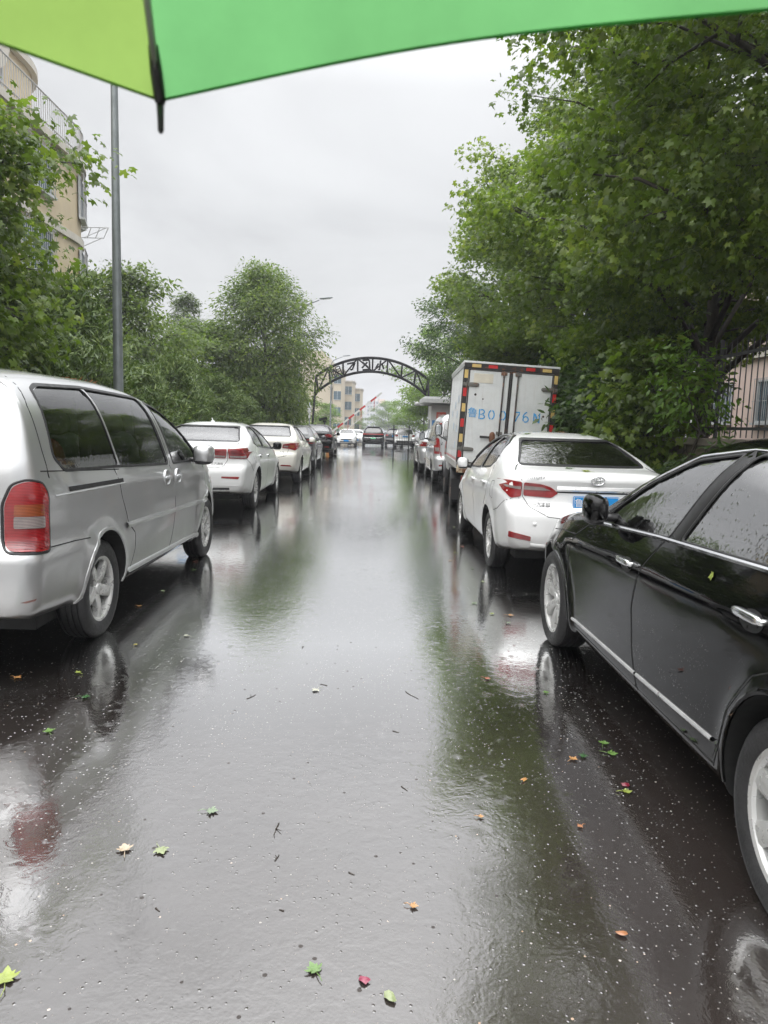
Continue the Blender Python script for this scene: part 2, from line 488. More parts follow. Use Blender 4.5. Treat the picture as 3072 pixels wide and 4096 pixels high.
def tyre_profile(Rr, w, rim):
    h = w / 2
    p = [(rim - .004, -h * .80), (rim + .012, -h * .93), (rim + (Rr - rim) * .45, -h * 1.03), (Rr - .03, -h * .97), (Rr - .008, -h * .82)]
    grooves = [-.55, -.18, .18, .55]
    for gx in grooves: p += [(Rr, (gx - .06) * h), (Rr - .008, (gx - .045) * h), (Rr - .008, (gx + .045) * h), (Rr, (gx + .06) * h)]
    p += [(r, -x) for r, x in reversed(p[:5])]
    return p
def wheel_meshes(Rr, w, rim, style, n):
    """outer face toward +X; returns (tyre MB, rim MB, disc MB)"""
    ty = MB().lathe(tyre_profile(Rr, w, rim), 56)
    h = w / 2; rm = MB()
    # barrel and lip
    rm.lathe([(rim, -h * .8), (rim - .02, -h * .6), (rim - .03, h * .2), (rim - .022, h * .72), (rim - .012, h * .82), (rim + .004, h * .86), (rim + .010, h * .84), (rim + .006, h * .76), (rim - .004, h * .5), (rim - .012, -h * .4)], 56)
    fx = h * .62
    def spoke(a0, r0, r1, w0, w1, x0, x1, th=.03, mid=0.):
        ca, sa = math.cos(a0), math.sin(a0)
        V = []; steps = 6
        for i in range(steps + 1):
            t = i / steps; r = r0 + (r1 - r0) * t; ww = w0 + (w1 - w0) * t; x = x0 + (x1 - x0) * t + mid * math.sin(PI * t)
            for (u, dx) in ((-1, -th), (-1, -.006), (-.6, 0), (.6, 0), (1, -.006), (1, -th)):
                y, z = ww / 2 * u, r
                V.append((x + dx, y * ca - z * sa, y * sa + z * ca))
        F = []
        for i in range(steps):
            for j in range(6):
                F.append((i * 6 + j, i * 6 + (j + 1) % 6, (i + 1) * 6 + (j + 1) % 6, (i + 1) * 6 + j))
        F += [tuple(range(6)), tuple(range(steps * 6 + 5, steps * 6 - 1, -1))]
        rm.add(V, F)
    r1 = rim - .012
    for i in range(n):
        a = 2 * PI * i / n + .3
        if style == 'five': spoke(a, .03, r1, .085, .062, fx - .01, h * .74, .04, .012)
        elif style == 'split':
            spoke(a - .155, .05, r1, .040, .030, fx - .012, h * .76, .035, .008); spoke(a + .155, .05, r1, .040, .030, fx - .012, h * .76, .035, .008)
        elif style == 'seven': spoke(a, .04, r1, .055, .085, fx - .015, h * .78, .03, .010); 
        else: spoke(a, .03, r1, .04, .03, fx - .005, h * .72, .03, .006)
    rm.lathe([(.0001, fx + .006), (.028, fx + .004), (.034, fx - .004), (.062, fx - .008), (.075, fx - .03), (.075, fx - .06), (.0001, fx - .06)], 28, closed=False)
    for i in range(5):
        a = 2 * PI * i / 5; rm.lathe([(.0001, fx + .0), (.008, fx - .001), (.009, fx - .012)], 8, 'X', (0, .05 * math.cos(a), .05 * math.sin(a)), False)
    dc = MB().lathe([(.0001, -h * .1), (rim * .72, -h * .1), (rim * .72, -h * .22), (rim * .95, -h * .22), (rim * .95, -h * .5), (.0001, -h * .5)], 32, closed=False)
    return ty, rm, dc
def add_wheels(root, sp, track, M):
    """four wheels, each > tyre, rim, disc"""
    Rr, w, rim = sp['wr'], sp.get('tw', .215), sp.get('rim', sp['wr'] * .66)
    ty, rm, dc = wheel_meshes(Rr, w, rim, sp.get('spoke', 'five'), sp.get('nsp', 5))
    first = None
    for (s, sg) in ((0, -1), (0, 1), (sp['wb'], -1), (sp['wb'], 1)):
        if first is None:
            wh = ty.build('wheel', M['tyre'], root, True, 35); wh['label'] = None; del wh['label']
            rm.build('rim', sp.get('rim_mat', M['rim']), wh, True, 30); dc.build('brake_disc', M['iron'], wh, True, 30)
            first = wh; o = wh
        else: o = copy_tree(first, root)
        o.location = (sg * (track - w / 2), s, Rr - .012); o.rotation_euler = (random.random() * 2, 0, 0 if sg > 0 else PI)
def seat(parent, x, y, z, M, wd=.5, lean=.25, head=True, mat=None):
    mb = MB(); rot = Matrix.Rotation(lean, 3, 'X')
    mb.ellipsoid((x, y - .05, z + .28), (wd / 2, .09, .33), 12, 10, 3.5, rot)
    mb.ellipsoid((x, y + .24, z - .02), (wd / 2, .28, .09), 12, 8, 3.5)
    if head: mb.ellipsoid((x, y - .15, z + .67), (.13, .05, .085), 10, 8, 3., rot)
    return mb.build('seat', mat or M['seat'], parent, True)
def mirror(root, c, M, mat, x, y, z, sg, d=(.105, .085, .075), folded=False):
    mb = MB(); mb.ellipsoid((sg * (x + .02), y, z), d, 16, 10, 2.9)
    # trim the back flat
    if not folded: mb.v = [(a, max(b, y - d[1] * .35), q) for a, b, q in mb.v]
    o = mb.build('side_mirror', mat, root, True, 40)
    g = MB()
    if folded:
        g.ellipsoid((sg * (x - d[0] * .62), y, z), (.012, d[1] * .78, d[2] * .78), 12, 8, 3.)
        w_ = MB(); w_.ellipsoid((sg * (x + .015), y, z - d[2] * .72), (d[0] * .9, d[1] * .9, d[2] * .34), 12, 6, 2.8); w_.build('mirror_base', M['black'], o, True)
    else: g.prism(round_poly([(sg * x - d[0] * .80 + .02 * sg, z - d[2] * .8), (sg * x + d[0] * .80 + .02 * sg, z - d[2] * .8), (sg * x + d[0] * .80 + .02 * sg, z + d[2] * .8), (sg * x - d[0] * .80 + .02 * sg, z + d[2] * .8)], .04), y - d[1] * .35 - .006, y - d[1] * .35 - .001, 'Y')
    g.build('mirror_glass', M['black'] if folded else M['mirror'], o)
    a = MB().tube([(sg * (x - d[0] - .07), y + .02, z - d[2] * .65), (sg * (x - d[0] * .4), y + .01, z - d[2] * .55)], [.028, .02], 8); a.build('mirror_arm', M['black'], o, True)
    return o
def plate(root, txt, x, y, z, w=.44, h=.14, tilt=0., bg=None, fg=None, M=None):
    mb = MB(); rot = Matrix.Rotation(tilt, 3, 'X')
    mb.prism(round_poly([(-w / 2, -h / 2), (w / 2, -h / 2), (w / 2, h / 2), (-w / 2, h / 2)], .012), -.004, .004, 'Y')
    mb.v = [tuple(rot @ Vector(q) + Vector((x, y, z))) for q in mb.v]
    o = mb.build('licence_plate', bg or M['plate_blue'], root)
    if txt:
        b = MB()
        for s_, ox, sz in txt:
            v, f = text_mesh(s_, sz)
            b.add([tuple(rot @ Vector((q[0] + ox, -.0065, q[1])) + Vector((x, y, z))) for q in v], f)
        # thin border
        for (cx, cz, dx, dz) in ((0, h / 2 - .008, w - .02, .004), (0, -h / 2 + .008, w - .02, .004), (-w / 2 + .008, 0, .004, h - .012), (w / 2 - .008, 0, .004, h - .012)):
            b.add([tuple(rot @ Vector((cx + i * dx / 2, -.006, cz + j * dz / 2)) + Vector((x, y, z))) for i, j in ((-1, -1), (1, -1), (1, 1), (-1, 1))], [(0, 1, 2, 3)])
        b.build('plate_lettering', fg or M['white'], o)
    return o
def outline(c, root, polys, axis, M, width=.018, off=.003, name='window_seal', mat=None):
    mb = MB()
    for p in polys: c.strip(mb, p, axis, width, off, .06, True)
    return mb.build(name, mat or M['rubber'], root, True, 40)
def gaps(c, root, paths, axis, M, width=.006):
    mb = MB()
    for p in paths: c.strip(mb, p, axis, width, .0012, .05)
    return mb.build('panel_gap', M['gap'], root, True)
# ------------------------------------------------------------------ vehicle materials
M = dict(
    tyre=simple('tyre rubber', (.013, .013, .014), .5, var=.3, vscale=20, bmp=.3, bscale=120),
    rim=simple('alloy', (.66, .66, .65), .30, .55, var=.05, vscale=8),
    iron=simple('brake iron', (.05, .045, .042), .6, .4, var=.4, vscale=15),
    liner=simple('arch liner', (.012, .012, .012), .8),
    cabin=simple('cabin lining', (.035, .035, .037), .8),
    seat=simple('seat cloth', (.05, .05, .055), .85, bmp=.2),
    seat_pale=simple('pale seat cloth', (.24, .23, .21), .85, bmp=.2),
    black=simple('black trim', (.015, .015, .016), .35),
    rubber=simple('window rubber', (.012, .012, .013), .5),
    gap=simple('shut line', (.006, .006, .006), .9),
    chrome=simple('chrome', (.75, .76, .77), .10, 1., var=.04), satin=simple('satin chrome', (.80, .80, .80), .34, .7, var=.03),
    mirror=simple('mirror silver', (.55, .58, .60), .04, 1., var=.02),
    white=simple('white print', (.75, .75, .75), .5, var=.03),
    dark_print=simple('dark badge', (.05, .05, .055), .3, .6),
    plate_blue=simple('blue plate', (.015, .24, .60), .35, var=.05),
    plate_green=simple('green plate', (.10, .55, .25), .35, var=.1),
    silver=paint('silver paint', (.50, .505, .51), .78, .36, dirt=.45),
    silver2=paint('pale silver paint', (.52, .53, .54), .5, .36, dirt=.4),
    white_paint=paint('white paint', (.78, .79, .79), 0, .4, dirt=.28),
    cream_paint=paint('warm white paint', (.74, .72, .66), 0, .4, dirt=.3),
    black_paint=paint('black paint', (.0015, .0015, .0018), 0, .3, drop=.5, dirt=.008, spec=.0, cior=1.34),
    grey_paint=paint('dark grey paint', (.035, .036, .04), .3, .35, dirt=.3),
    red_lens=lens('red lens', (.26, .003, .006)), deep_red=lens('deep red lens', (.17, .003, .006)),
    clear_lens=lens('clear lens', (.24, .20, .19)), amber=lens('amber lens', (.26, .055, .010)),
    head=lens('headlamp lens', (.5, .52, .54), .08),
    glass_van=glass('green tinted glass', (.26, .36, .30), 1.0, .25, .05, 1.6),
    glass_dark=glass('dark tinted glass', (.10, .10, .105), 1.0),
    glass_light=glass('light glass', (.42, .46, .45), 1.0, .5, .15, 2.3),
    glass_rear=glass('dark wet rear glass', (.10, .065, .075), 1.0, .7, .55, 2.1),
)
def sheet_z(o): pass

def base_vehicle(name, sp, loc, rz, label, cat, group, near=None, sides=('R',)):
    """near: build seats and see-through glass. Returns root and shell"""
    root = empty(name, loc, rz); tag(root, label, cat, group)
    c = Car(sp); W = max(q[1] for q in sp['w'])
    cut = [(c.arch_cut(), 1)]
    sw = [round_poly(p, .03) for p in sp['side_windows']]
    if near:
        cut.append((c.cabin_cut(sp['cabin'], sp.get('cab_hw', .58)), 2))
        cut.append((c.side_cut(sw), 2))
        bf = MB()
        if sp.get('rear_window'): bf.prism(round_poly(sp['rear_window'], .05), c.s0 - 1, sp['rw_to'], 'Y')
        if sp.get('front_window'): bf.prism(round_poly(sp['front_window'], .05), sp['fw_to'], c.s1 + 1, 'Y')
        if bf.v: cut.append((bf, 2))
    c.body(root, [sp['paint'], M['liner'], M['cabin']], 'body', cut)
    off = -.007 if near else .004
    gl = sp['glass']
    for side in ('L', 'R'):
        for p in sw: c.patch('window', p, side, off, gl, root, .07, .004)
        if not sp.get('no_seal'): outline(c, root, sw, side, M, .020, .004, mat=sp.get('seal_mat'))
    if sp.get('rear_window'):
        rw = round_poly(sp['rear_window'], .05)
        c.patch('rear_window', rw, 'B', off, sp.get('glass_back', gl), root, .07, .004)
        outline(c, root, [rw], 'B', M, .022, .003)
    if sp.get('front_window'):
        fw = round_poly(sp['front_window'], .05); c.patch('windscreen', fw, 'F', off, sp.get('glass_front', M['glass_light'] if near else gl), root, .08, .004)
    add_wheels(root, sp, sp.get('track', W - .025), M)
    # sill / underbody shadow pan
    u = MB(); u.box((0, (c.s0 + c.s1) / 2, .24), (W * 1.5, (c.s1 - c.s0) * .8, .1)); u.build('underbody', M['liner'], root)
    # exterior mirrors
    mx, my, mz = sp['mirror']
    for sg in (-1, 1): mirror(root, c, M, sp.get('mirror_mat', sp['paint']), mx, my, mz, sg, sp.get('mirror_d', (.105, .085, .075)), sp.get('folded', False))
    return root, c

def door_panels(c, root, side, polys, handles, mat, hmat, off=.0016, hs=(.20, .028)):
    sg = -1 if side == 'L' else 1
    for poly, h in zip(polys, handles):
        d = c.patch('door', round_poly(poly, .03), side, off, mat, root, .05, .004)
        if h:
            s, z = h[0], h[1]; p, _ = c.hit(s, z, side); n = c.nrm(p)
            mb = MB()
            if len(h) > 2 and h[2] == 'oval':      # oval pull with a bar across a bowl
                ring = [(s + .085 * math.cos(a), z + .062 * math.sin(a)) for a in np.linspace(0, 2 * PI, 25)[:-1]]
                c.strip(mb, ring, side, .018, .010, .03, True, .006)
                mb.ellipsoid(tuple(p + n * .012), (.016, .080, .016), 10, 8, 2.6)
            else:
                bowl = [(s + .075 * math.cos(a), z - .012 + .036 * math.sin(a)) for a in np.linspace(0, 2 * PI, 21)[:-1]]
                o2 = c.patch('handle_recess', bowl, side, off + .0012, M['black'] if hmat is M['chrome'] else mat, d, .05, 0)
                mb.ellipsoid(tuple(p + n * .026), (.014, hs[0] / 2, hs[1] / 2), 12, 8, 3.2)
                for e in (-.42, .42): mb.ellipsoid(tuple(p + n * .01 + Vector((0, hs[0] * e, 0))), (.022, .016, .012), 8, 6, 2.5)
            mb.build('door_handle', hmat, d, True, 50)
def lamp(c, root, poly, axis, mat, subs=(), name='tail_light', off=.006, r=.02):
    o = c.patch(name, round_poly(poly, r), axis, off, mat, root, .04, .008)
    for (nm, p, mt, rr) in subs: c.patch(nm, round_poly(p, rr), axis, off + .0035, mt, o, .04, .003)
    return o
def mirx(p): return [(-a, b) for a, b in p][::-1]

# ------------------------------------------------------------------ the silver people carrier, front left
def make_van():
    sp = dict(paint=M['silver'], wb=3.05, wr=.338, rim=.222, tw=.205, spoke='five', nsp=5, arch=.395, tum=.27, p=5.2, kr=.10, kf=.34, br=.9, rr=.10, flare=.030,
        folded=True, top=[(-1.08, 1.74), (-.78, 1.775), (0, 1.80), (.8, 1.80), (1.4, 1.775), (1.9, 1.71), (2.4, 1.57), (2.8, 1.39), (3.08, 1.23), (3.25, 1.15), (3.6, 1.06), (3.9, .92), (4.05, .72)],
        sh=[(-1.08, 1.16), (0, 1.135), (1, 1.11), (2, 1.07), (2.9, 1.03), (3.4, .96), (3.8, .82), (4.05, .60)],
        bot=[(-1.08, .36), (-.5, .32), (.4, .25), (2.6, .24), (3.4, .25), (4.05, .30)],
        w=[(-1.08, .905), (-.6, .925), (0, .93), (3.0, .93), (3.6, .91), (4.05, .84)],
        side=[(0, .90), (.05, .95), (.16, .982), (.4, 1.0), (.6, 1.0), (.8, .99), (.94, .972), (1, .952)],
        rear=[(.3, .06), (.42, .0), (.62, -.01), (.74, .0), (.78, .055), (1.15, .06), (1.3, .10), (1.72, .26)],
        lines=[([(-1.3, .745), (-.2, .72), (-.12, .05), (4.5, .05)], .022, .010), ([(-1.3, 1.0), (.6, .98), (4, .9)], -.008, .012)],
        side_windows=[[(-.52, 1.64), (-.40, 1.675), (.32, 1.695), (.395, 1.155), (-.50, 1.18), (-.60, 1.26)], [(.35, 1.695), (1.50, 1.665), (1.64, 1.105), (.425, 1.153)], [(1.67, 1.64), (1.94, 1.60), (2.25, 1.51), (2.58, 1.31), (2.80, 1.09), (1.82, 1.095)]],
        cabin=[(-.95, .85), (2.75, .85), (2.75, 1.15), (2.2, 1.45), (1.5, 1.64), (0, 1.69), (-.7, 1.66)], cab_hw=.60,
        rear_window=[(-.62, 1.17), (.62, 1.17), (.58, 1.60), (-.58, 1.60)], rw_to=-.3, front_window=[(-.62, 1.20), (.62, 1.20), (.52, 1.62), (-.52, 1.62)], fw_to=2.2,
        glass=M['glass_van'], mirror=(.985, 2.50, 1.155), mirror_d=(.10, .13, .10), no_seal=True)
    root, c = base_vehicle('minivan', sp, (-2.755, 4.9, 0), 0, 'silver people carrier with a five spoke wheel and tall red tail light at the kerb', 'minivan', 'vehicles parked along the left kerb', True)
    R_ = 'R'
    sw = [round_poly(p, .03) for p in sp['side_windows']]
    for side in 'LR':
        outline(c, root, [round_poly([(-.53, 1.65), (-.41, 1.685), (.32, 1.705), (1.51, 1.675), (1.66, 1.098), (.42, 1.147), (-.51, 1.172), (-.612, 1.255)], .04), sw[2]], side, M, .022, .004)
        g = MB(); c.strip(g, [(.335, 1.69), (.41, 1.158)], side, .026, -.002); g.build('window_divider', M['rubber'], root, True)
    front = [(1.66, 1.075), (2.95, 1.02), (2.96, .66), (2.68, .30), (1.62, .30), (1.77, .69), (1.75, .95)]
    slide = [(.33, 1.125), (1.64, 1.078), (1.73, .95), (1.755, .69), (1.60, .31), (.55, .32), (.645, .5), (.645, .62), (.50, .72), (.40, .9)]
    door_panels(c, root, 'R', [front, slide], [(1.88, .975, 'oval'), (1.52, .985, 'oval')], M['silver'], M['silver2'])
    gaps(c, root, [[(1.69, 1.09), (1.765, .9), (1.765, .69), (1.61, .30)], [(2.96, 1.03), (2.97, .66), (2.68, .28)], [(.30, 1.14), (.39, .9), (.49, .715), (.64, .62), (.645, .5), (.53, .29)],
                   [(.62, .30), (2.7, .285)], [(-.80, 1.185), (.40, 1.125)], [(1.46, 1.745), (1.60, 1.62), (1.72, 1.09)], [(2.97, 1.04), (2.64, 1.33), (2.32, 1.53), (1.96, 1.64), (1.6, 1.70)], [(.335, 1.79), (.335, 1.70)],
                   [(-1.0, .755), (-.5, .74), (-.28, .725)]], 'R', M, .008)
    gaps(c, root, [[(-.72, 1.14), (-.72, 1.3), (-.70, 1.55), (-.62, 1.72)]], 'R', M, .010)
    b = MB(); c.strip(b, [(.44, .705), (1.76, .672)], 'R', .045, .013, .05, False, .006); c.strip(b, [(1.785, .671), (2.95, .642)], 'R', .045, .013, .05, False, .006); b.build('side_moulding', M['silver'], root, True, 35)
    b = MB(); c.strip(b, [(-.52, 1.06), (.42, 1.045)], 'R', .032, .003); b.build('door_rail', M['gap'], root)
    b = MB(); c.strip(b, [(-.70, 1.035), (.45, 1.022)], 'R', .012, .004); c.strip(b, [(.42, .345), (2.62, .31)], 'R', .05, .014, .05, False, .008); b.build('sill_trim', M['silver2'], root, True)
    for ax, az, r in c.arches():
        b = MB(); c.strip(b, [(ax + (r + .012) * math.cos(a), az + (r + .012) * math.sin(a)) for a in np.linspace(-.12, PI + .12, 40)], 'R', .03, .004, .04, False, .004)
        b.build('arch_lip', M['silver'], root, True, 40)
    D = ('D', R(42), 1, (.868, -1.083))
    tl = lamp(c, root, [(-.022, .752), (.200, .738), (.207, 1.05), (.175, 1.115), (.09, 1.135), (.02, 1.112), (-.018, 1.01)], D, M['red_lens'],
              [('amber_lens', [(.022, .945), (.172, .94), (.172, 1.005), (.026, 1.01)], M['amber'], .01), ('clear_lens', [(.020, .877), (.172, .872), (.172, .937), (.022, .942)], M['clear_lens'], .01), ('lower_lens', [(-.012, .762), (.188, .752), (.19, .80), (-.012, .808)], M['deep_red'], .01)], 'tail_light', .012, .03)
    b = MB(); c.strip(b, round_poly([(-.032, .744), (.210, .730), (.217, 1.055), (.18, 1.125), (.09, 1.146), (.012, 1.122), (-.03, 1.01)], .03), D, .014, .006, .04, True); b.build('lamp_seal', M['rubber'], tl, True)
    DL = ('D', R(42), -1, (.90, -1.05))
    lamp(c, root, [(-.085, .735), (.265, .715), (.270, 1.08), (.215, 1.15), (.06, 1.165), (-.03, 1.12), (-.09, .95)], DL, M['red_lens'])
    lamp(c, root, [(3.60, .70), (3.98, .62), (3.98, .74), (3.7, .86)], 'R', M['head'], (), 'headlight')
    lamp(c, root, [(3.22, .80), (3.30, .795), (3.30, .83), (3.22, .835)], 'R', M['head'], (), 'side_repeater', .008, .015)
    # red scuffs on the rear bumper corner
    DB = ('D', R(30), 1, (.90, -1.10))
    c.patch('bumper_scuff', [(.02, .470), (.06, .478), (.11, .482), (.10, .470), (.05, .464)], D, .0012, simple('red scuff', (.26, .14, .12), .6, var=.5, vscale=60), root, .04, 0)
    mb = MB(); mb.lathe([(.0001, -.006), (.018, -.006), (.022, 0.), (.022, .01)], 16, 'Y', (.42, -1.105, .555), False); mb.build('parking_sensor', M['silver2'], root, True)
    plate(root, None, 0, -1.05, .86, M=M)
    for x in (-.40, .40): seat(root, x, 1.65, .78, M, .50, .22, mat=M['seat_pale'])
    for x in (-.40, .40): seat(root, x, .55, .78, M, .50, .22, mat=M['seat_pale'])
    for x in (-.42, 0, .42): seat(root, x, -.35, .80, M, .42, .22, mat=M['seat'])
    s = MB(); pts = [(-.38 + .19 * math.cos(a), 2.12 + .06 * math.sin(a), 1.08 + .17 * math.sin(a)) for a in np.linspace(0, 2 * PI, 25)]
    s.tube(pts, .016, 8, False); s.tube([(-.57, 2.12, 1.08), (-.19, 2.12, 1.08)], .02, 6); s.build('steering_wheel', M['seat'], root, True)
    d = MB(); d.ellipsoid((0, 2.55, 1.0), (.75, .3, .14), 16, 8, 3.5); d.build('dashboard', M['seat'], root, True)
    bag = MB(); bag.ellipsoid((.47, .10, 1.14), (.10, .26, .16), 14, 10, 2.3); bag.v = [(x, y, z + .05 * math.sin(y * 9)) for x, y, z in bag.v]
    ob = bag.build('carrier_bag', simple('red bag', (.36, .015, .03), .5, var=.3, vscale=14, bmp=.4, bscale=22), None, True)
    ob.location = (-2.755, 4.9, 0); tag(ob, 'red bag lying inside the silver people carrier behind its rear side window', 'bag')
    return root

SEDAN = dict(tum=.42, p=4.6, kr=.20, kf=.36, br=.9, rr=.07, rf=.10)
# ------------------------------------------------------------------ white saloon, right
def make_corolla():
    sp = dict(SEDAN, paint=M['white_paint'], wb=2.70, wr=.316, rim=.215, tw=.205, spoke='split', nsp=5, arch=.362, ds=.04, flare=.018,
        top=[(-1.03, 1.055), (-.98, 1.105), (-.8, 1.125), (-.58, 1.145), (-.1, 1.315), (.3, 1.435), (.75, 1.48), (1.2, 1.485), (1.6, 1.44), (2.0, 1.31), (2.4, 1.12), (2.6, 1.05), (3.0, .98), (3.35, .87), (3.58, .68)],
        sh=[(-1.03, .985), (-.7, 1.03), (-.3, 1.045), (.2, 1.03), (1, .985), (2.2, .935), (2.7, .88), (3.2, .77), (3.58, .56)],
        bot=[(-1.03, .33), (-.5, .27), (.4, .20), (2.3, .20), (3.0, .21), (3.58, .26)],
        w=[(-1.03, .83), (-.6, .88), (0, .89), (2.6, .888), (3.2, .86), (3.58, .76)],
        side=[(0, .89), (.06, .94), (.2, .967), (.45, .985), (.68, 1.0), (.78, .998), (.84, .985), (1, .93)],
        rear=[(.25, .10), (.36, .02), (.5, -.02), (.66, -.025), (.74, .0), (.80, .045), (.92, .05), (1.0, .03), (1.08, .015), (1.15, .03)],
        side_windows=[[(.20, 1.16), (.33, 1.315), (.62, 1.395), (.98, 1.41), (1.08, 1.03), (.42, 1.075)], [(1.06, 1.41), (1.28, 1.395), (1.62, 1.30), (2.02, 1.11), (2.22, .985), (1.15, 1.025)]],
        cabin=[(-.35, .80), (2.1, .80), (2.1, 1.0), (1.5, 1.33), (1.0, 1.40), (.5, 1.38), (.1, 1.2), (-.35, 1.08)], cab_hw=.56,
        rear_window=[(-.655, 1.150), (.655, 1.150), (.505, 1.405), (-.505, 1.405)], rw_to=.5, front_window=[(-.60, 1.08), (.60, 1.08), (.5, 1.40), (-.5, 1.40)], fw_to=1.2,
        glass=M['glass_dark'], glass_back=M['glass_rear'], mirror=(.915, 1.98, 1.03), mirror_d=(.07, .10, .075), folded=True)
    root, c = base_vehicle('white_saloon_car', sp, (2.13, 7.84, 0), 0, 'white saloon with a blue number plate and leaves on its boot, behind the box truck', 'car', 'vehicles parked along the right kerb', True)
    front = [(1.13, 1.0), (2.20, .96), (2.26, .80), (2.22, .5), (2.06, .26), (1.10, .26), (1.16, .5), (1.17, .8)]
    rear = [(.20, 1.06), (1.11, 1.0), (1.15, .8), (1.14, .5), (1.08, .26), (.46, .26), (.40, .50), (.30, .66), (.16, .78), (.13, .95)]
    door_panels(c, root, 'L', [front, rear], [(1.33, .87), (.36, .90)], M['white_paint'], M['white_paint'])
    gaps(c, root, [[(1.14, 1.02), (1.16, .8), (1.15, .5), (1.09, .25)], [(2.22, .97), (2.28, .8), (2.24, .5), (2.07, .24)], [(.17, 1.1), (.12, .95), (.15, .77), (.29, .65), (.39, .50), (.45, .25)],
                   [(-.36, .66), (-.55, .70), (-.75, .80), (-.86, .84)]], 'L', M)
    fc = round_poly([(-.30, .77), (-.13, .80), (-.12, .95), (-.27, .96)], .03)
    g = MB(); c.strip(g, fc, 'L', .005, .001, .04, True); c.strip(g, round_poly([(-.30, .77), (-.13, .80), (-.12, .95), (-.27, .96)], .03), 'R', .005, .001, .04, True); g.build('fuel_flap', M['gap'], root, True)
    # boot lid shut line, seen from behind
    gaps(c, root, [[(-.66, 1.15), (-.72, 1.10), (-.70, 1.02), (-.685, .86), (-.62, .76), (-.45, .675), (-.2, .655), (.2, .655), (.45, .675), (.62, .76), (.685, .86), (.70, 1.02), (.72, 1.10), (.66, 1.15)]], 'B', M, .007)
    for f in (lambda p: p, mirx):
        lamp(c, root, f([(-.865, .985), (-.80, 1.005), (-.695, 1.0), (-.695, .855), (-.79, .835), (-.845, .90)]), 'B', M['red_lens'], [('reversing_lens', f([(-.83, .955), (-.70, .955), (-.70, .925), (-.82, .935)]), M['clear_lens'], .005)])
        lamp(c, root, f([(-.678, .997), (-.52, .985), (-.43, .960), (-.355, .905), (-.42, .855), (-.678, .865)]), 'B', M['red_lens'], [('reversing_lens', f([(-.672, .965), (-.50, .955), (-.42, .925), (-.672, .925)]), M['clear_lens'], .005)])
        lamp(c, root, f([(-.80, .455), (-.60, .43), (-.60, .475), (-.80, .515)]), 'B', M['red_lens'], (), 'reflector', .004, .01)
    b = MB(); c.strip(b, [(-.375, .948), (.375, .948)], 'B', .055, .012, .06, False, .012); b.build('boot_chrome_bar', M['satin'], root, True, 40)
    b = MB(); c.strip(b, [(-.375, .914), (.375, .914)], 'B', .012, .004); b.build('bar_shadow_gap', M['black'], root)
    # boot panel edge below the bar
    y0 = c.hit(0, .82, 'B')[0].y
    plate(root, [('鲁', -.165, .085), ('B', -.095, .115), ('·', -.045, .12), ('1', .005, .115), ('L', .06, .115)], -.0, y0 - .012, .815, M=M)
    for x in (-.09, .09):
        for zz in (.873, .757):
            q = MB(); q.lathe([(.0001, -.012), (.009, -.012), (.010, -.004)], 10, 'Y', (x, y0 - .008, zz), False); q.build('plate_screw', M['iron'], root, True)
    ye = c.hit(0, 1.035, 'B')[0].y
    e = MB()
    def ell(rx, rz, cx=0, cz=0): return [(cx + rx * math.cos(a), ye - .014, 1.035 + cz + rz * math.sin(a)) for a in np.linspace(0, 2 * PI, 33)]
    e.tube(ell(.062, .040), .0055, 6, False); e.tube(ell(.022, .036), .0045, 6, False); e.tube(ell(.044, .014, 0, .020), .0045, 6, False)
    e.build('badge', M['chrome'], root, True)
    v, f = text_mesh('TOYOTA', .042, .003); ob = MB(); yb = c.hit(-.56, 1.04, 'B')[0].y
    ob.add([(p[0] * 1.05 - .575, yb - .010 - p[2] + (p[0]) * -.08, p[1] + 1.045) for p in v], f); ob.build('boot_lettering', M['chrome'], root)
    v, f = text_mesh('一汽丰田', .044, .003); ob = MB(); yb = c.hit(-.50, .775, 'B')[0].y
    ob.add([(p[0] * 1.0 - .52, yb - .014 - p[2] + p[0] * -.14, p[1] + .785) for p in v], f); ob.build('maker_lettering', M['dark_print'], root)
    for x in (-.57, .57):
        q = MB(); ys = c.hit(x, .60, 'B')[0]; q.lathe([(.0001, -.004), (.020, -.004), (.021, .0), (.021, .01)], 16, 'Y', tuple(ys), False); q.build('parking_sensor', M['white_paint'], root, True)
    b = MB(); c.strip(b, [(-.60, .385), (-.3, .37), (.3, .37), (.60, .385)], 'B', .05, .004); b.build('diffuser_trim', M['white_paint'], root, True)
    # wind deflectors over the side windows
    b = MB(); c.strip(b, [(.19, 1.20), (.30, 1.335), (.60, 1.418), (1.0, 1.435), (1.30, 1.415), (1.65, 1.315), (2.05, 1.115)], 'L', .028, .012, .05, False, .004); b.build('rain_deflector', M['grey_paint'], root, True)
    for x in (-.34, .34): seat(root, x, .95, .62, M, .48, .25)
    for x in (-.36, .36): seat(root, x, .12, .56, M, .46, .30, False)
    return root

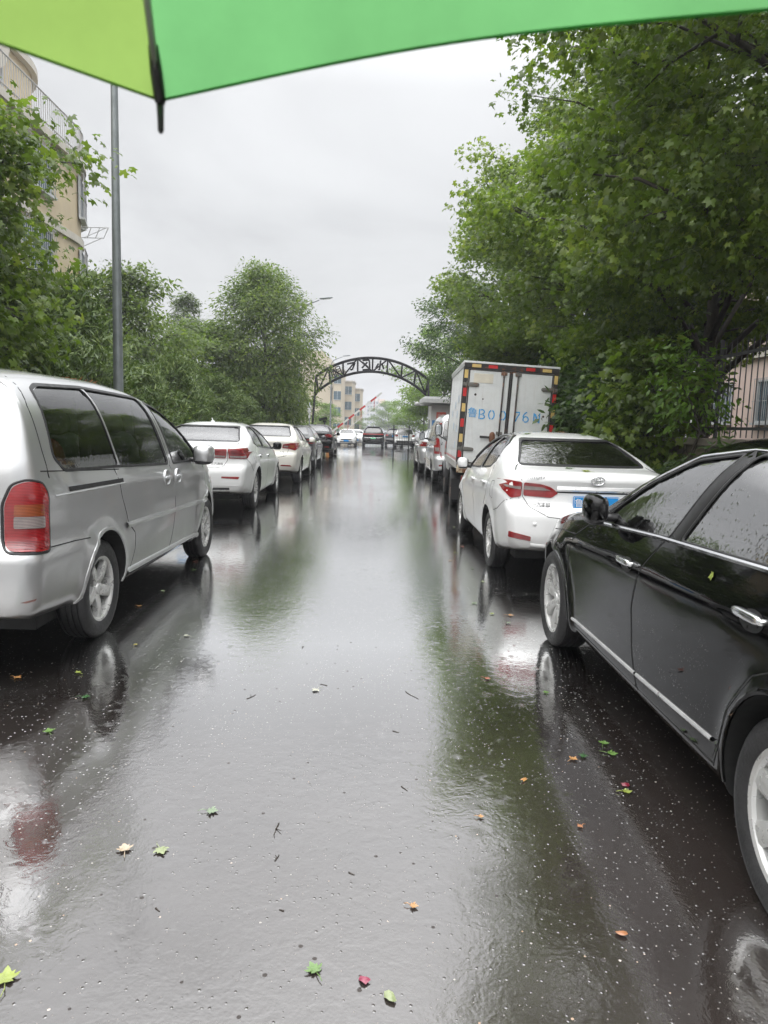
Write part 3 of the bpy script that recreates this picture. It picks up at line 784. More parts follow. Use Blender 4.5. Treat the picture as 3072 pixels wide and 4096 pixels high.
# ------------------------------------------------------------------ black saloon, front right
def make_a6():
    sp = dict(dict(SEDAN, tum=.42, p=5.4), paint=M['black_paint'], folded=True, wb=2.945, wr=.338, rim=.238, tw=.225, spoke='seven', nsp=7, arch=.385, ds=.035, nl=22, nu=24, kf=.40, flare=.020,
        top=[(-1.09, 1.0), (-1.0, 1.07), (-.7, 1.10), (-.45, 1.13), (.0, 1.32), (.45, 1.47), (.9, 1.515), (1.2, 1.51), (1.48, 1.455), (1.82, 1.32), (2.15, 1.13), (2.34, 1.035), (2.9, .985), (3.5, .90), (3.8, .80), (3.95, .66)],
        sh=[(-1.09, .93), (-.8, 1.0), (0, 1.045), (1, 1.02), (2.2, .965), (2.6, .935), (3.2, .845), (3.7, .72), (3.95, .58)],
        bot=[(-1.09, .34), (-.4, .27), (.4, .205), (2.6, .20), (3.3, .21), (3.95, .26)],
        w=[(-1.09, .86), (-.6, .915), (0, .925), (2.8, .925), (3.4, .90), (3.95, .80)],
        side=[(0, .885), (.06, .935), (.17, .955), (.3, .965), (.5, .978), (.70, .995), (.80, 1.0), (.835, .993), (1, .935)],
        side_windows=[[(-.42, 1.105), (-.2, 1.24), (.15, 1.365), (.55, 1.425), (.83, 1.432), (.99, 1.05), (.3, 1.075)], [(.945, 1.430), (1.30, 1.385), (1.68, 1.23), (1.99, 1.04), (2.03, .992), (1.11, 1.044)]],
        cabin=[(-.30, .85), (1.95, .85), (1.95, 1.02), (1.4, 1.28), (1.0, 1.38), (.5, 1.37), (.0, 1.2), (-.30, 1.08)], cab_hw=.58,
        rear_window=[(-.62, 1.16), (.62, 1.16), (.50, 1.40), (-.50, 1.40)], rw_to=.5, front_window=[(-.62, 1.09), (.62, 1.09), (.52, 1.38), (-.52, 1.38)], fw_to=1.3,
        glass=glass('grey tinted side glass', (.11, .13, .14), 1.0, .45, .10, 3.0), mirror=(.945, 1.86, 1.085), mirror_d=(.052, .105, .080), no_seal=True)
    root, c = base_vehicle('black_saloon_car', sp, (2.165, 2.03, 0), 0, 'black saloon with chrome window line and water beads, nearest car on the right', 'car', 'vehicles parked along the right kerb', True)
    front = [(1.145, 1.02), (2.19, .95), (2.38, .86), (2.465, .68), (2.44, .45), (2.38, .29), (1.30, .285), (1.355, .45), (1.355, .67), (1.24, .90)]
    rear = [(-.17, 1.055), (1.11, 1.02), (1.215, .89), (1.335, .67), (1.335, .45), (1.28, .285), (.52, .30), (.445, .40), (.38, .56), (.22, .735), (-.08, .87)]
    door_panels(c, root, 'L', [front, rear], [(1.42, .875), (.25, .915)], M['black_paint'], M['chrome'], hs=(.18, .034))
    gaps(c, root, [[(1.13, 1.03), (1.225, .9), (1.345, .67), (1.345, .45), (1.29, .275)], [(2.2, .965), (2.39, .865), (2.475, .68), (2.45, .45), (2.385, .27)], [(-.2, 1.06), (-.10, .87), (.21, .73), (.37, .555), (.435, .40), (.51, .28)],
                   [(.5, .29), (2.4, .28)], [(2.39, .865), (2.75, .845), (3.1, .80)]], 'L', M, .007)
    b = MB(); c.strip(b, [(-.44, 1.09), (.3, 1.062), (1.2, 1.030), (2.08, .980)], 'L', .020, .008, .05, False, .004)
    c.strip(b, [(-.44, 1.10), (-.21, 1.25), (.15, 1.378), (.55, 1.44), (.92, 1.447), (1.31, 1.40), (1.695, 1.245), (2.01, 1.05), (2.08, .985)], 'L', .012, .007, .05, False, .003); b.build('window_chrome', M['chrome'], root, True, 40)
    b = MB(); c.strip(b, [(.89, 1.435), (1.05, 1.05)], 'L', .10, .0015)
    for p in sp['side_windows']: c.strip(b, round_poly(p, .03), 'L', .012, .002, .06, True)
    b.build('window_seal', M['rubber'], root, True)
    b = MB(); c.strip(b, [(.50, .385), (1.28, .355)], 'L', .020, .008, .05, False, .004); c.strip(b, [(1.30, .354), (2.40, .325)], 'L', .020, .008, .05, False, .004); b.build('door_chrome_strip', M['satin'], root, True, 40)
    for ax, az, r in c.arches():
        b = MB(); c.strip(b, [(ax + (r + .008) * math.cos(a), az + (r + .008) * math.sin(a)) for a in np.linspace(-.15, PI + .15, 44)], 'L', .022, .003, .04, False, .003)
        b.build('arch_lip', M['black_paint'], root, True, 40)
    for x in (-.36, .36): seat(root, x, 1.15, .60, M, .50, .25)
    for x in (-.36, .36): seat(root, x, .2, .58, M, .46, .28, False)
    s = MB(); s.tube([(-.36 + .185 * math.cos(a), 1.62 + .06 * math.sin(a), .93 + .17 * math.sin(a)) for a in np.linspace(0, 2 * PI, 25)], .015, 8, False); s.build('steering_wheel', M['seat'], root, True)
    d = MB(); d.ellipsoid((0, 2.0, .90), (.75, .3, .14), 16, 8, 3.5); d.build('dashboard', M['seat'], root, True)
    for x in (-.62, .62): lamp(c, root, [(x - .16, .86), (x + .16, .86), (x + .16, .98), (x - .16, .98)], 'B', M['red_lens'])
    lamp(c, root, [(3.52, .62), (3.86, .60), (3.86, .70), (3.58, .76)], 'L', M['head'], (), 'headlight')
    return root
# ------------------------------------------------------------------ further vehicles
COROLLA_T = dict(
    top=[(-1.03, 1.055), (-.98, 1.105), (-.8, 1.125), (-.58, 1.145), (-.1, 1.315), (.3, 1.435), (.75, 1.48), (1.2, 1.485), (1.6, 1.44), (2.0, 1.31), (2.4, 1.12), (2.6, 1.05), (3.0, .98), (3.35, .87), (3.58, .68)],
    sh=[(-1.03, .985), (-.7, 1.02), (-.3, 1.035), (.2, 1.02), (1, .985), (2.2, .935), (2.7, .88), (3.2, .77), (3.58, .56)],
    bot=[(-1.03, .33), (-.5, .27), (.4, .20), (2.3, .20), (3.0, .21), (3.58, .26)],
    w=[(-1.03, .83), (-.6, .88), (0, .89), (2.6, .888), (3.2, .86), (3.58, .76)],
    rear=[(.25, .10), (.36, .02), (.5, -.02), (.66, -.025), (.74, .0), (.80, .045), (.92, .05), (1.0, .03), (1.08, .015), (1.15, .03)])
SW_T = [[(.16, 1.15), (.33, 1.315), (.62, 1.395), (.98, 1.41), (1.08, 1.03), (.40, 1.065)], [(1.06, 1.41), (1.28, 1.395), (1.62, 1.30), (2.02, 1.11), (2.22, .985), (1.15, 1.025)]]
CAB_T = [(-.35, .80), (2.1, .80), (2.1, 1.0), (1.5, 1.33), (1.0, 1.40), (.5, 1.38), (.1, 1.2), (-.35, 1.08)]
def sedan_spec(wb, W, H, **kw):
    a, b, e = wb / 2.70, H / 1.485, W / .89
    sp = dict(SEDAN, wb=wb, wr=.325, rim=.218, tw=.215, spoke='split', nsp=5, ds=.06)
    sp['top'] = [(s * a, z * b) for s, z in COROLLA_T['top']]; sp['sh'] = [(s * a, z * b) for s, z in COROLLA_T['sh']]
    sp['bot'] = [(s * a, z) for s, z in COROLLA_T['bot']]; sp['w'] = [(s * a, w * e) for s, w in COROLLA_T['w']]
    sp['rear'] = [(z * b, d) for z, d in COROLLA_T['rear']]
    sp['side'] = [(0, .89), (.06, .94), (.2, .967), (.45, .985), (.68, 1.0), (.78, .998), (.84, .985), (1, .935)]
    sp['side_windows'] = [[(s * a, z * b) for s, z in p] for p in SW_T]
    sp['cabin'] = [(s * a, z * b) for s, z in CAB_T]; sp['cab_hw'] = .56 * e
    sp['rear_window'] = [(-.655 * e, 1.160 * b), (.655 * e, 1.160 * b), (.515 * e, 1.41 * b), (-.515 * e, 1.41 * b)]; sp['rw_to'] = .5 * a
    sp['front_window'] = [(-.62 * e, 1.08 * b), (.62 * e, 1.08 * b), (.52 * e, 1.40 * b), (-.52 * e, 1.40 * b)]; sp['fw_to'] = 1.2 * a
    sp['mirror'] = (W + .045, 1.98 * a, 1.03 * b); sp['mirror_d'] = (.085, .09, .075); sp['folded'] = True; sp['glass'] = M['glass_light']
    sp.update(kw); return sp
def near_side_details(c, root, side, sp, handle_mat, mat):
    a, b = sp['wb'] / 2.70, sp['top'][7][1] / 1.485
    F = [[(1.13, 1.0), (2.20, .95), (2.26, .80), (2.22, .5), (2.06, .27), (1.10, .27), (1.16, .5), (1.17, .8)], [(.22, 1.05), (1.11, 1.0), (1.15, .8), (1.14, .5), (1.08, .27), (.50, .27), (.43, .50), (.33, .66), (.18, .78), (.15, .95)]]
    F = [[(s * a, z * b) for s, z in p] for p in F]
    door_panels(c, root, side, F, [(1.33 * a, .87 * b), (.38 * a, .90 * b)], mat, handle_mat)
    gaps(c, root, [[(s * a, z * b) for s, z in p] for p in ([(1.14, 1.02), (1.165, .8), (1.155, .5), (1.09, .25)], [(2.22, .97), (2.28, .8), (2.24, .5), (2.07, .24)], [(.19, 1.1), (.13, .95), (.17, .77), (.31, .65), (.415, .50), (.48, .25)])], side, M, .008)
def belt_chrome(c, root, side, sp, mat):
    a, b = sp['wb'] / 2.70, sp['top'][7][1] / 1.485
    mb = MB(); c.strip(mb, [(s * a, z * b) for s, z in [(.12, 1.135), (.42, 1.05), (1.1, 1.012), (2.22, .968)]], side, .018, .007, .06, False, .003); mb.build('belt_chrome', mat, root, True)

def make_malibu():
    sp = sedan_spec(2.737, .927, 1.485, paint=M['white_paint'], wr=.338, rim=.235, spoke='split', nsp=5, flare=.022, ds=.045, kr=.17,
        glass=M['glass_dark'], glass_back=M['glass_light'], lines=[([(-1.2, .80), (.0, .86), (2, .80), (4, .7)], .010, .015)], mirror_mat=M['black_paint'])
    root, c = base_vehicle('white_saloon_car', sp, (-2.985, 12.7, 0), 0, 'white saloon with square twin tail lights and roof aerial ahead of the people carrier', 'car', 'vehicles parked along the left kerb', True)
    near_side_details(c, root, 'R', sp, M['chrome'], M['white_paint']); belt_chrome(c, root, 'R', sp, M['chrome'])
    for f in (lambda p: p, mirx):
        o = lamp(c, root, f([(.345, .905), (.555, .895), (.575, 1.045), (.335, 1.04)]), 'B', M['red_lens'], [('reversing_lens', f([(.365, .915), (.545, .907), (.55, .94), (.36, .945)]), M['clear_lens'], .006)], off=.012)
        o = lamp(c, root, f([(.60, .893), (.865, .89), (.885, 1.06), (.585, 1.047)]), 'B', M['red_lens'], [('inner_lens', f([(.64, .96), (.85, .96), (.855, 1.03), (.635, 1.025)]), M['deep_red'], .02), ('reversing_lens', f([(.62, .905), (.85, .90), (.853, .935), (.615, .94)]), M['clear_lens'], .006)], off=.012)
        lamp(c, root, f([(.50, .575), (.76, .56), (.78, .60), (.50, .605)]), 'B', M['red_lens'], (), 'reflector', .004, .008)
    gaps(c, root, [[(-.67, 1.15), (-.70, 1.10), (-.58, 1.05), (-.58, .86), (-.52, .76), (-.40, .74), (.40, .74), (.52, .76), (.58, .86), (.58, 1.05), (.70, 1.10), (.67, 1.15)]], 'B', M, .008)
    gaps(c, root, [[(-.36, .66), (-.5, .72), (-.72, .86), (-.8, .90)]], 'R', M, .007)
    fc = [(-.22 + .085 * math.cos(a), .90 + .10 * math.sin(a)) for a in np.linspace(0, 2 * PI, 25)[:-1]]
    g = MB(); c.strip(g, fc, 'R', .006, .001, .04, True); g.build('fuel_flap', M['gap'], root, True)
    b = MB(); c.strip(b, [(-.62, .345), (.62, .345)], 'B', .16, .006); b.build('bumper_valance', M['black'], root, True)
    b = MB(); c.strip(b, [(-.8, .455), (.8, .455)], 'B', .012, .003); b.build('bumper_crease', M['white_paint'], root, True)
    mb = MB(); z0 = c.hit(0, .62, 'T')[0].z
    mb.ellipsoid((0, .60, z0 + .01), (.035, .09, .02), 10, 6, 2.4); mb.tube([(0, .60, z0 + .02), (0, .52, z0 + .075)], [.014, .006], 6); mb.build('roof_aerial', M['white_paint'], root, True)
    v, f = text_mesh('上汽通用', .05, .002); ob = MB(); yb = c.hit(.42, .80, 'B')[0].y
    ob.add([(p[0] + .42, yb - .012 + p[0] * .12, p[1] + .80) for p in v], f); ob.build('maker_lettering', M['dark_print'], root)
    plate(root, None, 0, c.hit(0, .83, 'B')[0].y - .012, .83, M=M)
    for x in (-.36, .36): seat(root, x, .95, .62, M, .48, .25)
    for x in (-.36, .36): seat(root, x, .12, .58, M, .46, .30, False)
def make_white2():
    sp = sedan_spec(2.70, .90, 1.49, paint=M['cream_paint'], wr=.325, glass=M['glass_light'], glass_back=M['glass_light'], kr=.24)
    root, c = base_vehicle('white_saloon_car', sp, (-2.765, 18.46, 0), 0, 'cream white saloon with swept tail light, second white saloon along the left kerb', 'car', 'vehicles parked along the left kerb', True)
    near_side_details(c, root, 'R', sp, M['cream_paint'], M['cream_paint'])
    for f in (lambda p: p, mirx):
        lamp(c, root, f([(.50, .885), (.66, .87), (.80, .83), (.875, .90), (.87, 1.01), (.70, 1.01), (.52, .975)]), 'B', M['red_lens'], [('amber_lens', f([(.66, .90), (.78, .88), (.79, .96), (.67, .965)]), M['amber'], .01), ('reversing_lens', f([(.53, .91), (.64, .90), (.64, .945), (.53, .95)]), M['clear_lens'], .006)], off=.008)
        lamp(c, root, f([(.46, .455), (.74, .44), (.70, .475), (.50, .485)]), 'B', M['red_lens'], (), 'reflector', .004, .01)
    gaps(c, root, [[(-.62, 1.15), (-.66, 1.08), (-.655, .86), (-.60, .70), (-.4, .655), (.4, .655), (.60, .70), (.655, .86), (.66, 1.08), (.62, 1.15)]], 'B', M, .008)
    v, f = text_mesh('上汽', .06, .002); ob = MB(); yb = c.hit(.52, .78, 'B')[0].y
    ob.add([(p[0] + .50, yb - .012 + p[0] * .12, p[1] + .78) for p in v], f); ob.build('maker_lettering', M['dark_print'], root)
    plate(root, None, 0, c.hit(0, .80, 'B')[0].y - .012, .80, M=M)
    for x in (-.36, .36): seat(root, x, .95, .62, M, .48, .25)
    for x in (-.36, .36): seat(root, x, .12, .58, M, .46, .30, False)
def simple_sedan(name, loc, label, group, paint_, side, lampcol, wb=2.70, W=.90, H=1.47, rz=0, cat='car', bg=None, lamp_poly=None, txt=None):
    sp = sedan_spec(wb, W, H, paint=paint_, glass=M['glass_dark'], glass_back=M['glass_light'] if lampcol is not None else M['glass_dark'], ds=.09)
    root, c = base_vehicle(name, sp, loc, rz, label, cat, group, False)
    for s in side: near_side_details(c, root, s, sp, M['chrome'], paint_); belt_chrome(c, root, s, sp, M['chrome'])
    lp = lamp_poly or [(.50, .90), (.72, .87), (.865, .88), (.86, 1.02), (.66, 1.01), (.52, .98)]
    for f in (lambda p: p, mirx):
        lamp(c, root, f([(x * W / .89, z * H / 1.485) for x, z in lp]), 'B', M['red_lens'], [('inner_lens', f([(.58 * W / .89, .91), (.78 * W / .89, .905), (.78 * W / .89, .95), (.58 * W / .89, .955)]), M['deep_red'], .01)], off=.008)
        lamp(c, root, f([(.50, .46), (.72, .45), (.70, .485), (.52, .49)]), 'B', M['red_lens'], (), 'reflector', .004, .01)
        lamp(c, root, f([(.50, .66), (.78, .70), (.83, .80), (.74, .80), (.52, .73)]), 'F', M['head'], (), 'headlight', .008)
    plate(root, None, 0, c.hit(0, .82, 'B')[0].y - .012, .82, M=M, bg=bg)
    # nose: grille and plate
    c.patch('grille', round_poly([(-.42, .52), (.42, .52), (.48, .62), (-.48, .62)], .03), 'F', .006, M['black'], root, .08, .004)
    c.patch('lower_grille', round_poly([(-.60, .33), (.60, .33), (.52, .43), (-.52, .43)], .03), 'F', .006, M['black'], root, .08, .004)
    q = plate(root, None, 0, c.hit(0, .47, 'F')[0].y + .014, .47, M=M, bg=bg)
    return root, c

def suv_spec(wb, W, H, **kw):
    sp = dict(SEDAN, wb=wb, wr=.365, rim=.24, tw=.235, spoke='split', nsp=5, ds=.08, kr=.14, rr=.09, br=.9,
        top=[(-.98, H - .05), (-.7, H - .01), (0, H), (.8, H), (1.3, H - .04), (1.8, H - .25), (2.2, H - .50), (2.5, H - .60), (3.1, H - .70), (3.5, H - .82), (3.7, H - 1.0)],
        sh=[(-.98, H * .62), (.5, H * .63), (2.2, H * .59), (2.7, H * .56), (3.3, H * .49), (3.7, H * .36)],
        bot=[(-.98, .42), (-.4, .34), (.4, .26), (2.4, .26), (3.1, .28), (3.7, .36)], w=[(-.98, W * .96), (-.5, W * .99), (0, W), (2.7, W), (3.3, W * .96), (3.7, W * .86)],
        rear=[(.3, .06), (.45, .0), (.62, -.01), (.72, .04), (1.0, .05), (1.12, .07), (H - .1, .36), (H, .40)],
        side_windows=[[(-.45, H * .67), (-.25, H * .90), (.55, H * .93), (.60, H * .655)], [(.66, H * .93), (1.1, H * .915), (1.5, H * .83), (2.05, H * .635), (.70, H * .652)]],
        rear_window=[(-W * .74, 1.16), (W * .74, 1.16), (W * .62, H - .17), (-W * .62, H - .17)], front_window=[(-W * .72, H - .55), (W * .72, H - .55), (W * .6, H - .13), (-W * .6, H - .13)],
        mirror=(W + .09, 1.95, H * .66), mirror_d=(.11, .10, .09), glass=M['glass_dark'])
    sp.update(kw); return sp
def make_suv(name, loc, label, group, paint_, W, H, bar=False, bg=None, lamps=None, cat='car', gback=None):
    sp = suv_spec(2.75, W, H, paint=paint_); 
    if gback: sp['glass_back'] = gback
    root, c = base_vehicle(name, sp, loc, 0, label, cat, group, False)
    if bar:
        c.patch('light_bar', round_poly([(-W * .90, 1.015), (W * .90, 1.015), (W * .90, 1.115), (-W * .90, 1.115)], .03), 'B', .012, M['red_lens'], root, .07, .006)
        c.patch('bumper_insert', round_poly([(-W * .72, .45), (W * .72, .45), (W * .72, .56), (-W * .72, .56)], .03), 'B', .006, M['black'], root, .08, .004)
        b = MB(); c.strip(b, [(-W * .8, .77), (W * .8, .77)], 'B', .03, .006); b.build('bumper_chrome', M['chrome'], root, True)
    else:
        for f in (lambda p: p, mirx):
            lamp(c, root, f([(W * .58, .98), (W * .80, .93), (W * .97, .98), (W * .95, 1.13), (W * .72, 1.10)]), 'B', M['red_lens'], (), 'tail_light', .01)
        c.patch('bumper_insert', round_poly([(-W * .72, .42), (W * .72, .42), (W * .80, .60), (-W * .80, .60)], .03), 'B', .006, M['black'], root, .08, .004)
    plate(root, None, 0, c.hit(0, .70 if bar else .95, 'B')[0].y - .015, .70 if bar else .95, M=M, bg=bg)
    b = MB(); b.ellipsoid((0, -.55, H - .03), (W * .62, .16, .025), 14, 6, 3.); b.build('roof_spoiler', paint_, root, True)
    for sg in (-1, 1):
        b = MB(); b.tube([(sg * W * .62, -.4, H - .015), (sg * W * .63, .3, H + .02), (sg * W * .62, 1.1, H - .02)], .018, 6); b.build('roof_rail', M['chrome'] if not bar else M['black'], root, True)
    return root, c

def make_van2():
    H, W = 1.88, .815
    sp = dict(SEDAN, paint=M['silver2'], wb=2.70, wr=.30, rim=.19, tw=.185, spoke='five', nsp=6, ds=.06, kr=.09, kf=.3, br=.7, tum=.20, p=6, rr=.09, arch=.345,
        top=[(-.90, H - .06), (-.6, H - .01), (0, H), (1.2, H), (1.8, H - .06), (2.2, H - .25), (2.6, H - .6), (2.8, H - .75), (3.1, H - .85), (3.35, H - 1.1)],
        sh=[(-.90, 1.10), (1, 1.08), (2.3, 1.02), (2.8, .95), (3.35, .62)], bot=[(-.90, .36), (-.4, .32), (.4, .24), (2.4, .24), (3.35, .30)],
        w=[(-.90, W * .97), (-.5, W), (2.6, W), (3.35, W * .9)], rear=[(.3, .05), (.4, .0), (.66, -.015), (.74, .04), (1.2, .05), (H, .22)],
        side=[(0, .93), (.05, .96), (.2, .985), (.5, 1.0), (.8, .995), (1, .965)],
        side_windows=[[(-.62, 1.16), (-.55, 1.62), (.35, 1.66), (.40, 1.13)], [(.46, 1.66), (1.25, 1.66), (1.32, 1.10), (.48, 1.13)], [(1.38, 1.65), (1.75, 1.60), (2.05, 1.45), (2.45, 1.10), (1.42, 1.10)]],
        rear_window=[(-.60, 1.20), (.60, 1.20), (.54, 1.66), (-.54, 1.66)], front_window=[(-.6, 1.2), (.6, 1.2), (.52, 1.65), (-.52, 1.65)],
        mirror=(.93, 2.15, 1.22), mirror_d=(.09, .09, .12), glass=M['glass_dark'], glass_back=M['glass_light'], mirror_mat=M['black'])
    root, c = base_vehicle('minivan', sp, (2.36, 19.83, 0), 0, 'pale silver minivan with tall red tail light strips, in front of the box truck', 'minivan', 'vehicles parked along the right kerb', False)
    for sg in (-1, 1):
        f = (lambda p: p) if sg > 0 else mirx
        lamp(c, root, f([(.655, .80), (.79, .80), (.80, 1.10), (.74, 1.23), (.68, 1.20), (.655, 1.0)]), 'B', M['red_lens'], [('reversing_lens', f([(.675, .87), (.77, .87), (.775, .97), (.675, .97)]), M['clear_lens'], .01)], off=.012)
        lamp(c, root, f([(.66, 1.30), (.71, 1.30), (.66, 1.66), (.61, 1.66)]), 'B', M['red_lens'], (), 'pillar_light', .010, .01)
        lamp(c, root, f([(.60, .70), (.64, .70), (.65, .86), (.62, .86)]), 'B', M['red_lens'], (), 'hatch_reflector', .006, .01)
        lamp(c, root, f([(.48, .48), (.68, .47), (.68, .52), (.48, .525)]), 'B', M['red_lens'], (), 'reflector', .006, .01)
    gaps(c, root, [[(-.62, .70), (-.645, 1.1), (-.58, 1.72), (.58, 1.72), (.645, 1.1), (.62, .70), (-.62, .70)]], 'B', M, .010)
    gaps(c, root, [[(.42, 1.66), (.44, .9), (.40, .3)], [(1.35, 1.66), (1.37, .9), (1.36, .26)], [(2.42, 1.1), (2.45, .7), (2.3, .3)]], 'L', M, .008)
    b = MB()
    for s_ in (1.5, .6):
        p, _ = c.hit(s_, .98, 'L'); b.ellipsoid(tuple(p + Vector((-.02, 0, 0))), (.016, .09, .016), 8, 6, 3)
    b.build('door_handle', M['black'], root, True)
    v, f = text_mesh('公', .16, .001); ob = MB(); yb = c.hit(-.2, 1.45, 'B')[0].y
    ob.add([(p[0] - .25, yb - .02 + (p[1]) * .25, p[1] + 1.45) for p in v], f); ob.build('window_lettering', simple('pale blue print', (.15, .45, .62), .5), root)
    v, f = text_mesh('务', .13, .001); ob = MB(); ob.add([(p[0] - .25, yb - .05 + (p[1]) * .25, p[1] + 1.30) for p in v], f); ob.build('window_lettering', simple('blue print', (.15, .45, .62), .5), root)
    plate(root, None, 0, c.hit(0, .86, 'B')[0].y - .012, .86, M=M)

# ------------------------------------------------------------------ box truck
def box_mat():
    m, nt, b = newmat('box panel'); co = objco(nt)
    f = noise(nt, 3, 5, .65, co); st = noise(nt, 14, 5, .7, co)
    base = ramp(nt, f, [(.3, (.60, .62, .62)), (.55, (.70, .72, .72)), (.75, (.64, .65, .63))])
    sx = N(nt, 'ShaderNodeSeparateXYZ'); L(nt, co, sx.inputs[0])
    low = ramp(nt, sx.outputs['Z'], [(.62, 1.), (1.05, .15), (1.6, .0)])
    mp = N(nt, 'ShaderNodeMapping'); mp.inputs['Scale'].default_value = (26, 26, 1.6); L(nt, co, mp.inputs[0])
    runs = noise(nt, 1., 4, .6, mp.outputs[0])
    runs = ramp(nt, runs, [(.52, 0.), (.72, 1.)])
    fac = math_node(nt, 'ADD', math_node(nt, 'MULTIPLY', low, ramp(nt, st, [(.42, 0.), (.7, .8)])), math_node(nt, 'MULTIPLY', runs, .16), True)
    mx = N(nt, 'ShaderNodeMix', data_type='RGBA'); L(nt, fac, mx.inputs[0]); L(nt, base, mx.inputs[6]); mx.inputs[7].default_value = (.26, .17, .10, 1)
    L(nt, mx.outputs[2], b.inputs['Base Color']); b.inputs['Roughness'].default_value = .32; b.inputs['Coat Weight'].default_value = .6
    return m
def rusty(name, col, amount=.5):
    m, nt, b = newmat(name); co = objco(nt)
    f = noise(nt, 9, 6, .7, co)
    L(nt, ramp(nt, f, [(.50 - amount * .2, col), (.60 - amount * .15, (.16, .065, .03)), (.80, (.09, .04, .02))]), b.inputs['Base Color']); b.inputs['Roughness'].default_value = .55
    return m
def make_truck():
    X0, Y0 = 2.33, 14.14
    root = empty('box_truck', (X0, Y0, 0), R(-2.3)); tag(root, 'white box truck with rusty rear doors, blue stencilled number and red and yellow reflective edges', 'truck', 'vehicles parked along the right kerb')
    PB = box_mat(); BK = rusty('rusty black steel', (.022, .021, .021), -.35); RU = rusty('rusty hinge steel', (.13, .128, .115), -.1); RD = rusty('dark rusted bar', (.028, .021, .019), -.25)
    YE = simple('yellow reflective tape', (.62, .45, .16), .35, var=.15); RE = simple('red reflective tape', (.55, .02, .02), .35, var=.15); BL = simple('stencil blue', (.05, .33, .68), .5, var=.25, vscale=30)
    CREAM = rusty('cream rail', (.55, .48, .34), .28)
    s0, s1, hw, zb, zt = -1.25, 2.12, .82, .76, 2.62
    tilt = Matrix.Rotation(R(2.6), 3, 'Y')
    piv = Vector((0, 0, .7))
    def T(mb):
        mb.v = [tuple(tilt @ (Vector(p) - piv) + piv) for p in mb.v]; return mb
    # box shell with pressed side panels
    b = MB(); b.box((0, (s0 + s1) / 2, (zb + zt) / 2), (hw * 2 - .03, s1 - s0 - .02, zt - zb - .01))
    for sg in (-1, 1):
        pts = []; s = s0 + .08; k = 0
        while s < s1 - .06:
            o = 0 if k % 2 else .012
            pts += [(sg * (hw - .002 + o), s), (sg * (hw - .002 + o), s + .045)]; s += .058; k += 1
        poly = pts + [(sg * (hw - .03), s1 - .06), (sg * (hw - .03), s0 + .08)]
        b.prism(poly, zb + .10, zt - .06, 'Z')
    T(b).build('box_body', PB, root)
    b = MB(); b.box((0, (s0 + s1) / 2, zt + .006), (hw * 2 + .06, s1 - s0 + .06, .05), None, .012)
    for sg in (-1, 1): b.box((sg * (hw + .012), (s0 + s1) / 2, zt - .045), (.02, s1 - s0, .05))
    T(b).build('box_roof', PB, root)
    for sg in (-1, 1): b = MB(); b.box((sg * (hw - .03), s0 - .014, (zb + zt) / 2), (.075, .03, zt - zb), None, .006); T(b).build('frame_post', BK, root)
    b = MB(); b.box((0, s0 - .016, zt - .05), (hw * 2 + .03, .034, .095), None, .006)
    T(b).build('top_beam', BK, root)
    for sg in (-1, 1):
        for s_ in (s0 + .03, s1 - .02): b = MB(); b.box((sg * (hw + .004), s_, (zb + zt) / 2), (.03, .05, zt - zb - .05)); T(b).build('corner_strip', BK, root)
    b = MB(); b.box((0, s0 - .02, zb - .02), (hw * 2, .05, .14), None, .01); T(b).build('rear_rail', CREAM, root)
    # tape
    ty, tr = MB(), MB()
    z = zt - .20; k = 0
    while z > zb + .1:
        for sg in (-1, 1): (ty if k % 2 == 0 else tr).box((sg * (hw - .03), s0 - .031, z), (.062, .004, .145))
        z -= .27 if k else .32; k += 1
    for i, x in enumerate((-.62, -.33, .33, .62)): (ty if i in (0, 3) else tr).box((x, s0 - .035, zt - .05), (.16, .004, .055))
    T(ty).build('yellow_tape', YE, root); T(tr).build('red_tape', RE, root)
    # doors
    for sg in (-1, 1):
        d = MB(); d.box((sg * (hw - .085) / 2 + sg * .012, s0 - .010, (zb + .10 + zt - .11) / 2), (hw - .10, .024, zt - zb - .22), None, .008)
        d = T(d).build('rear_door', PB, root)
        g = MB(); xi, xo = sg * .018, sg * (hw - .088)
        for (cx, cz, w_, h_) in ((xi, (zb + zt) / 2 - .01, .028, zt - zb - .2), (xo, (zb + zt) / 2 - .01, .018, zt - zb - .2), ((xi + xo) / 2, zt - .118, abs(xo - xi), .018), ((xi + xo) / 2, zb + .10, abs(xo - xi), .018)):
            g.box((cx, s0 - .016, cz), (w_, .022, h_))
        T(g).build('door_gasket', BK, d)
        r_ = MB(); xr = sg * .125
        r_.tube([(xr, s0 - .042, zb + .02), (xr, s0 - .042, zt - .12)], .014, 8); 
        T(r_).build('lock_rod', RD, d, True)
        r_ = MB()
        for zz in (zt - .16, 1.42, zb + .2): r_.box((xr, s0 - .036, zz), (.11, .03, .055), None, .01)
        T(r_).build('rod_bracket', RU, d)
        for zz in (2.24, 1.10):
            h = MB(); h.ellipsoid((sg * (hw - .15), s0 - .034, zz), (.125, .014, .038), 14, 6, 3.5); h.box((sg * (hw - .03), s0 - .036, zz), (.09, .02, .06), None, .008); h.tube([(sg * (hw - .055), s0 - .046, zz - .05), (sg * (hw - .055), s0 - .046, zz + .05)], .014, 8)
            T(h).build('hinge', RU, d, True, 40)
    h = MB(); h.box((-.37, s0 - .05, 1.335), (.18, .02, .04), None, .006); T(h).build('door_handle', BK, root)
    h = MB(); h.ellipsoid((-.24, s0 - .045, 1.335), (.055, .03, .10), 10, 8, 2.6); h.box((-.24, s0 - .04, 1.22), (.03, .03, .18)); T(h).build('lock_case', rusty('rusted lock', (.12, .05, .03), .8), root, True, 40)
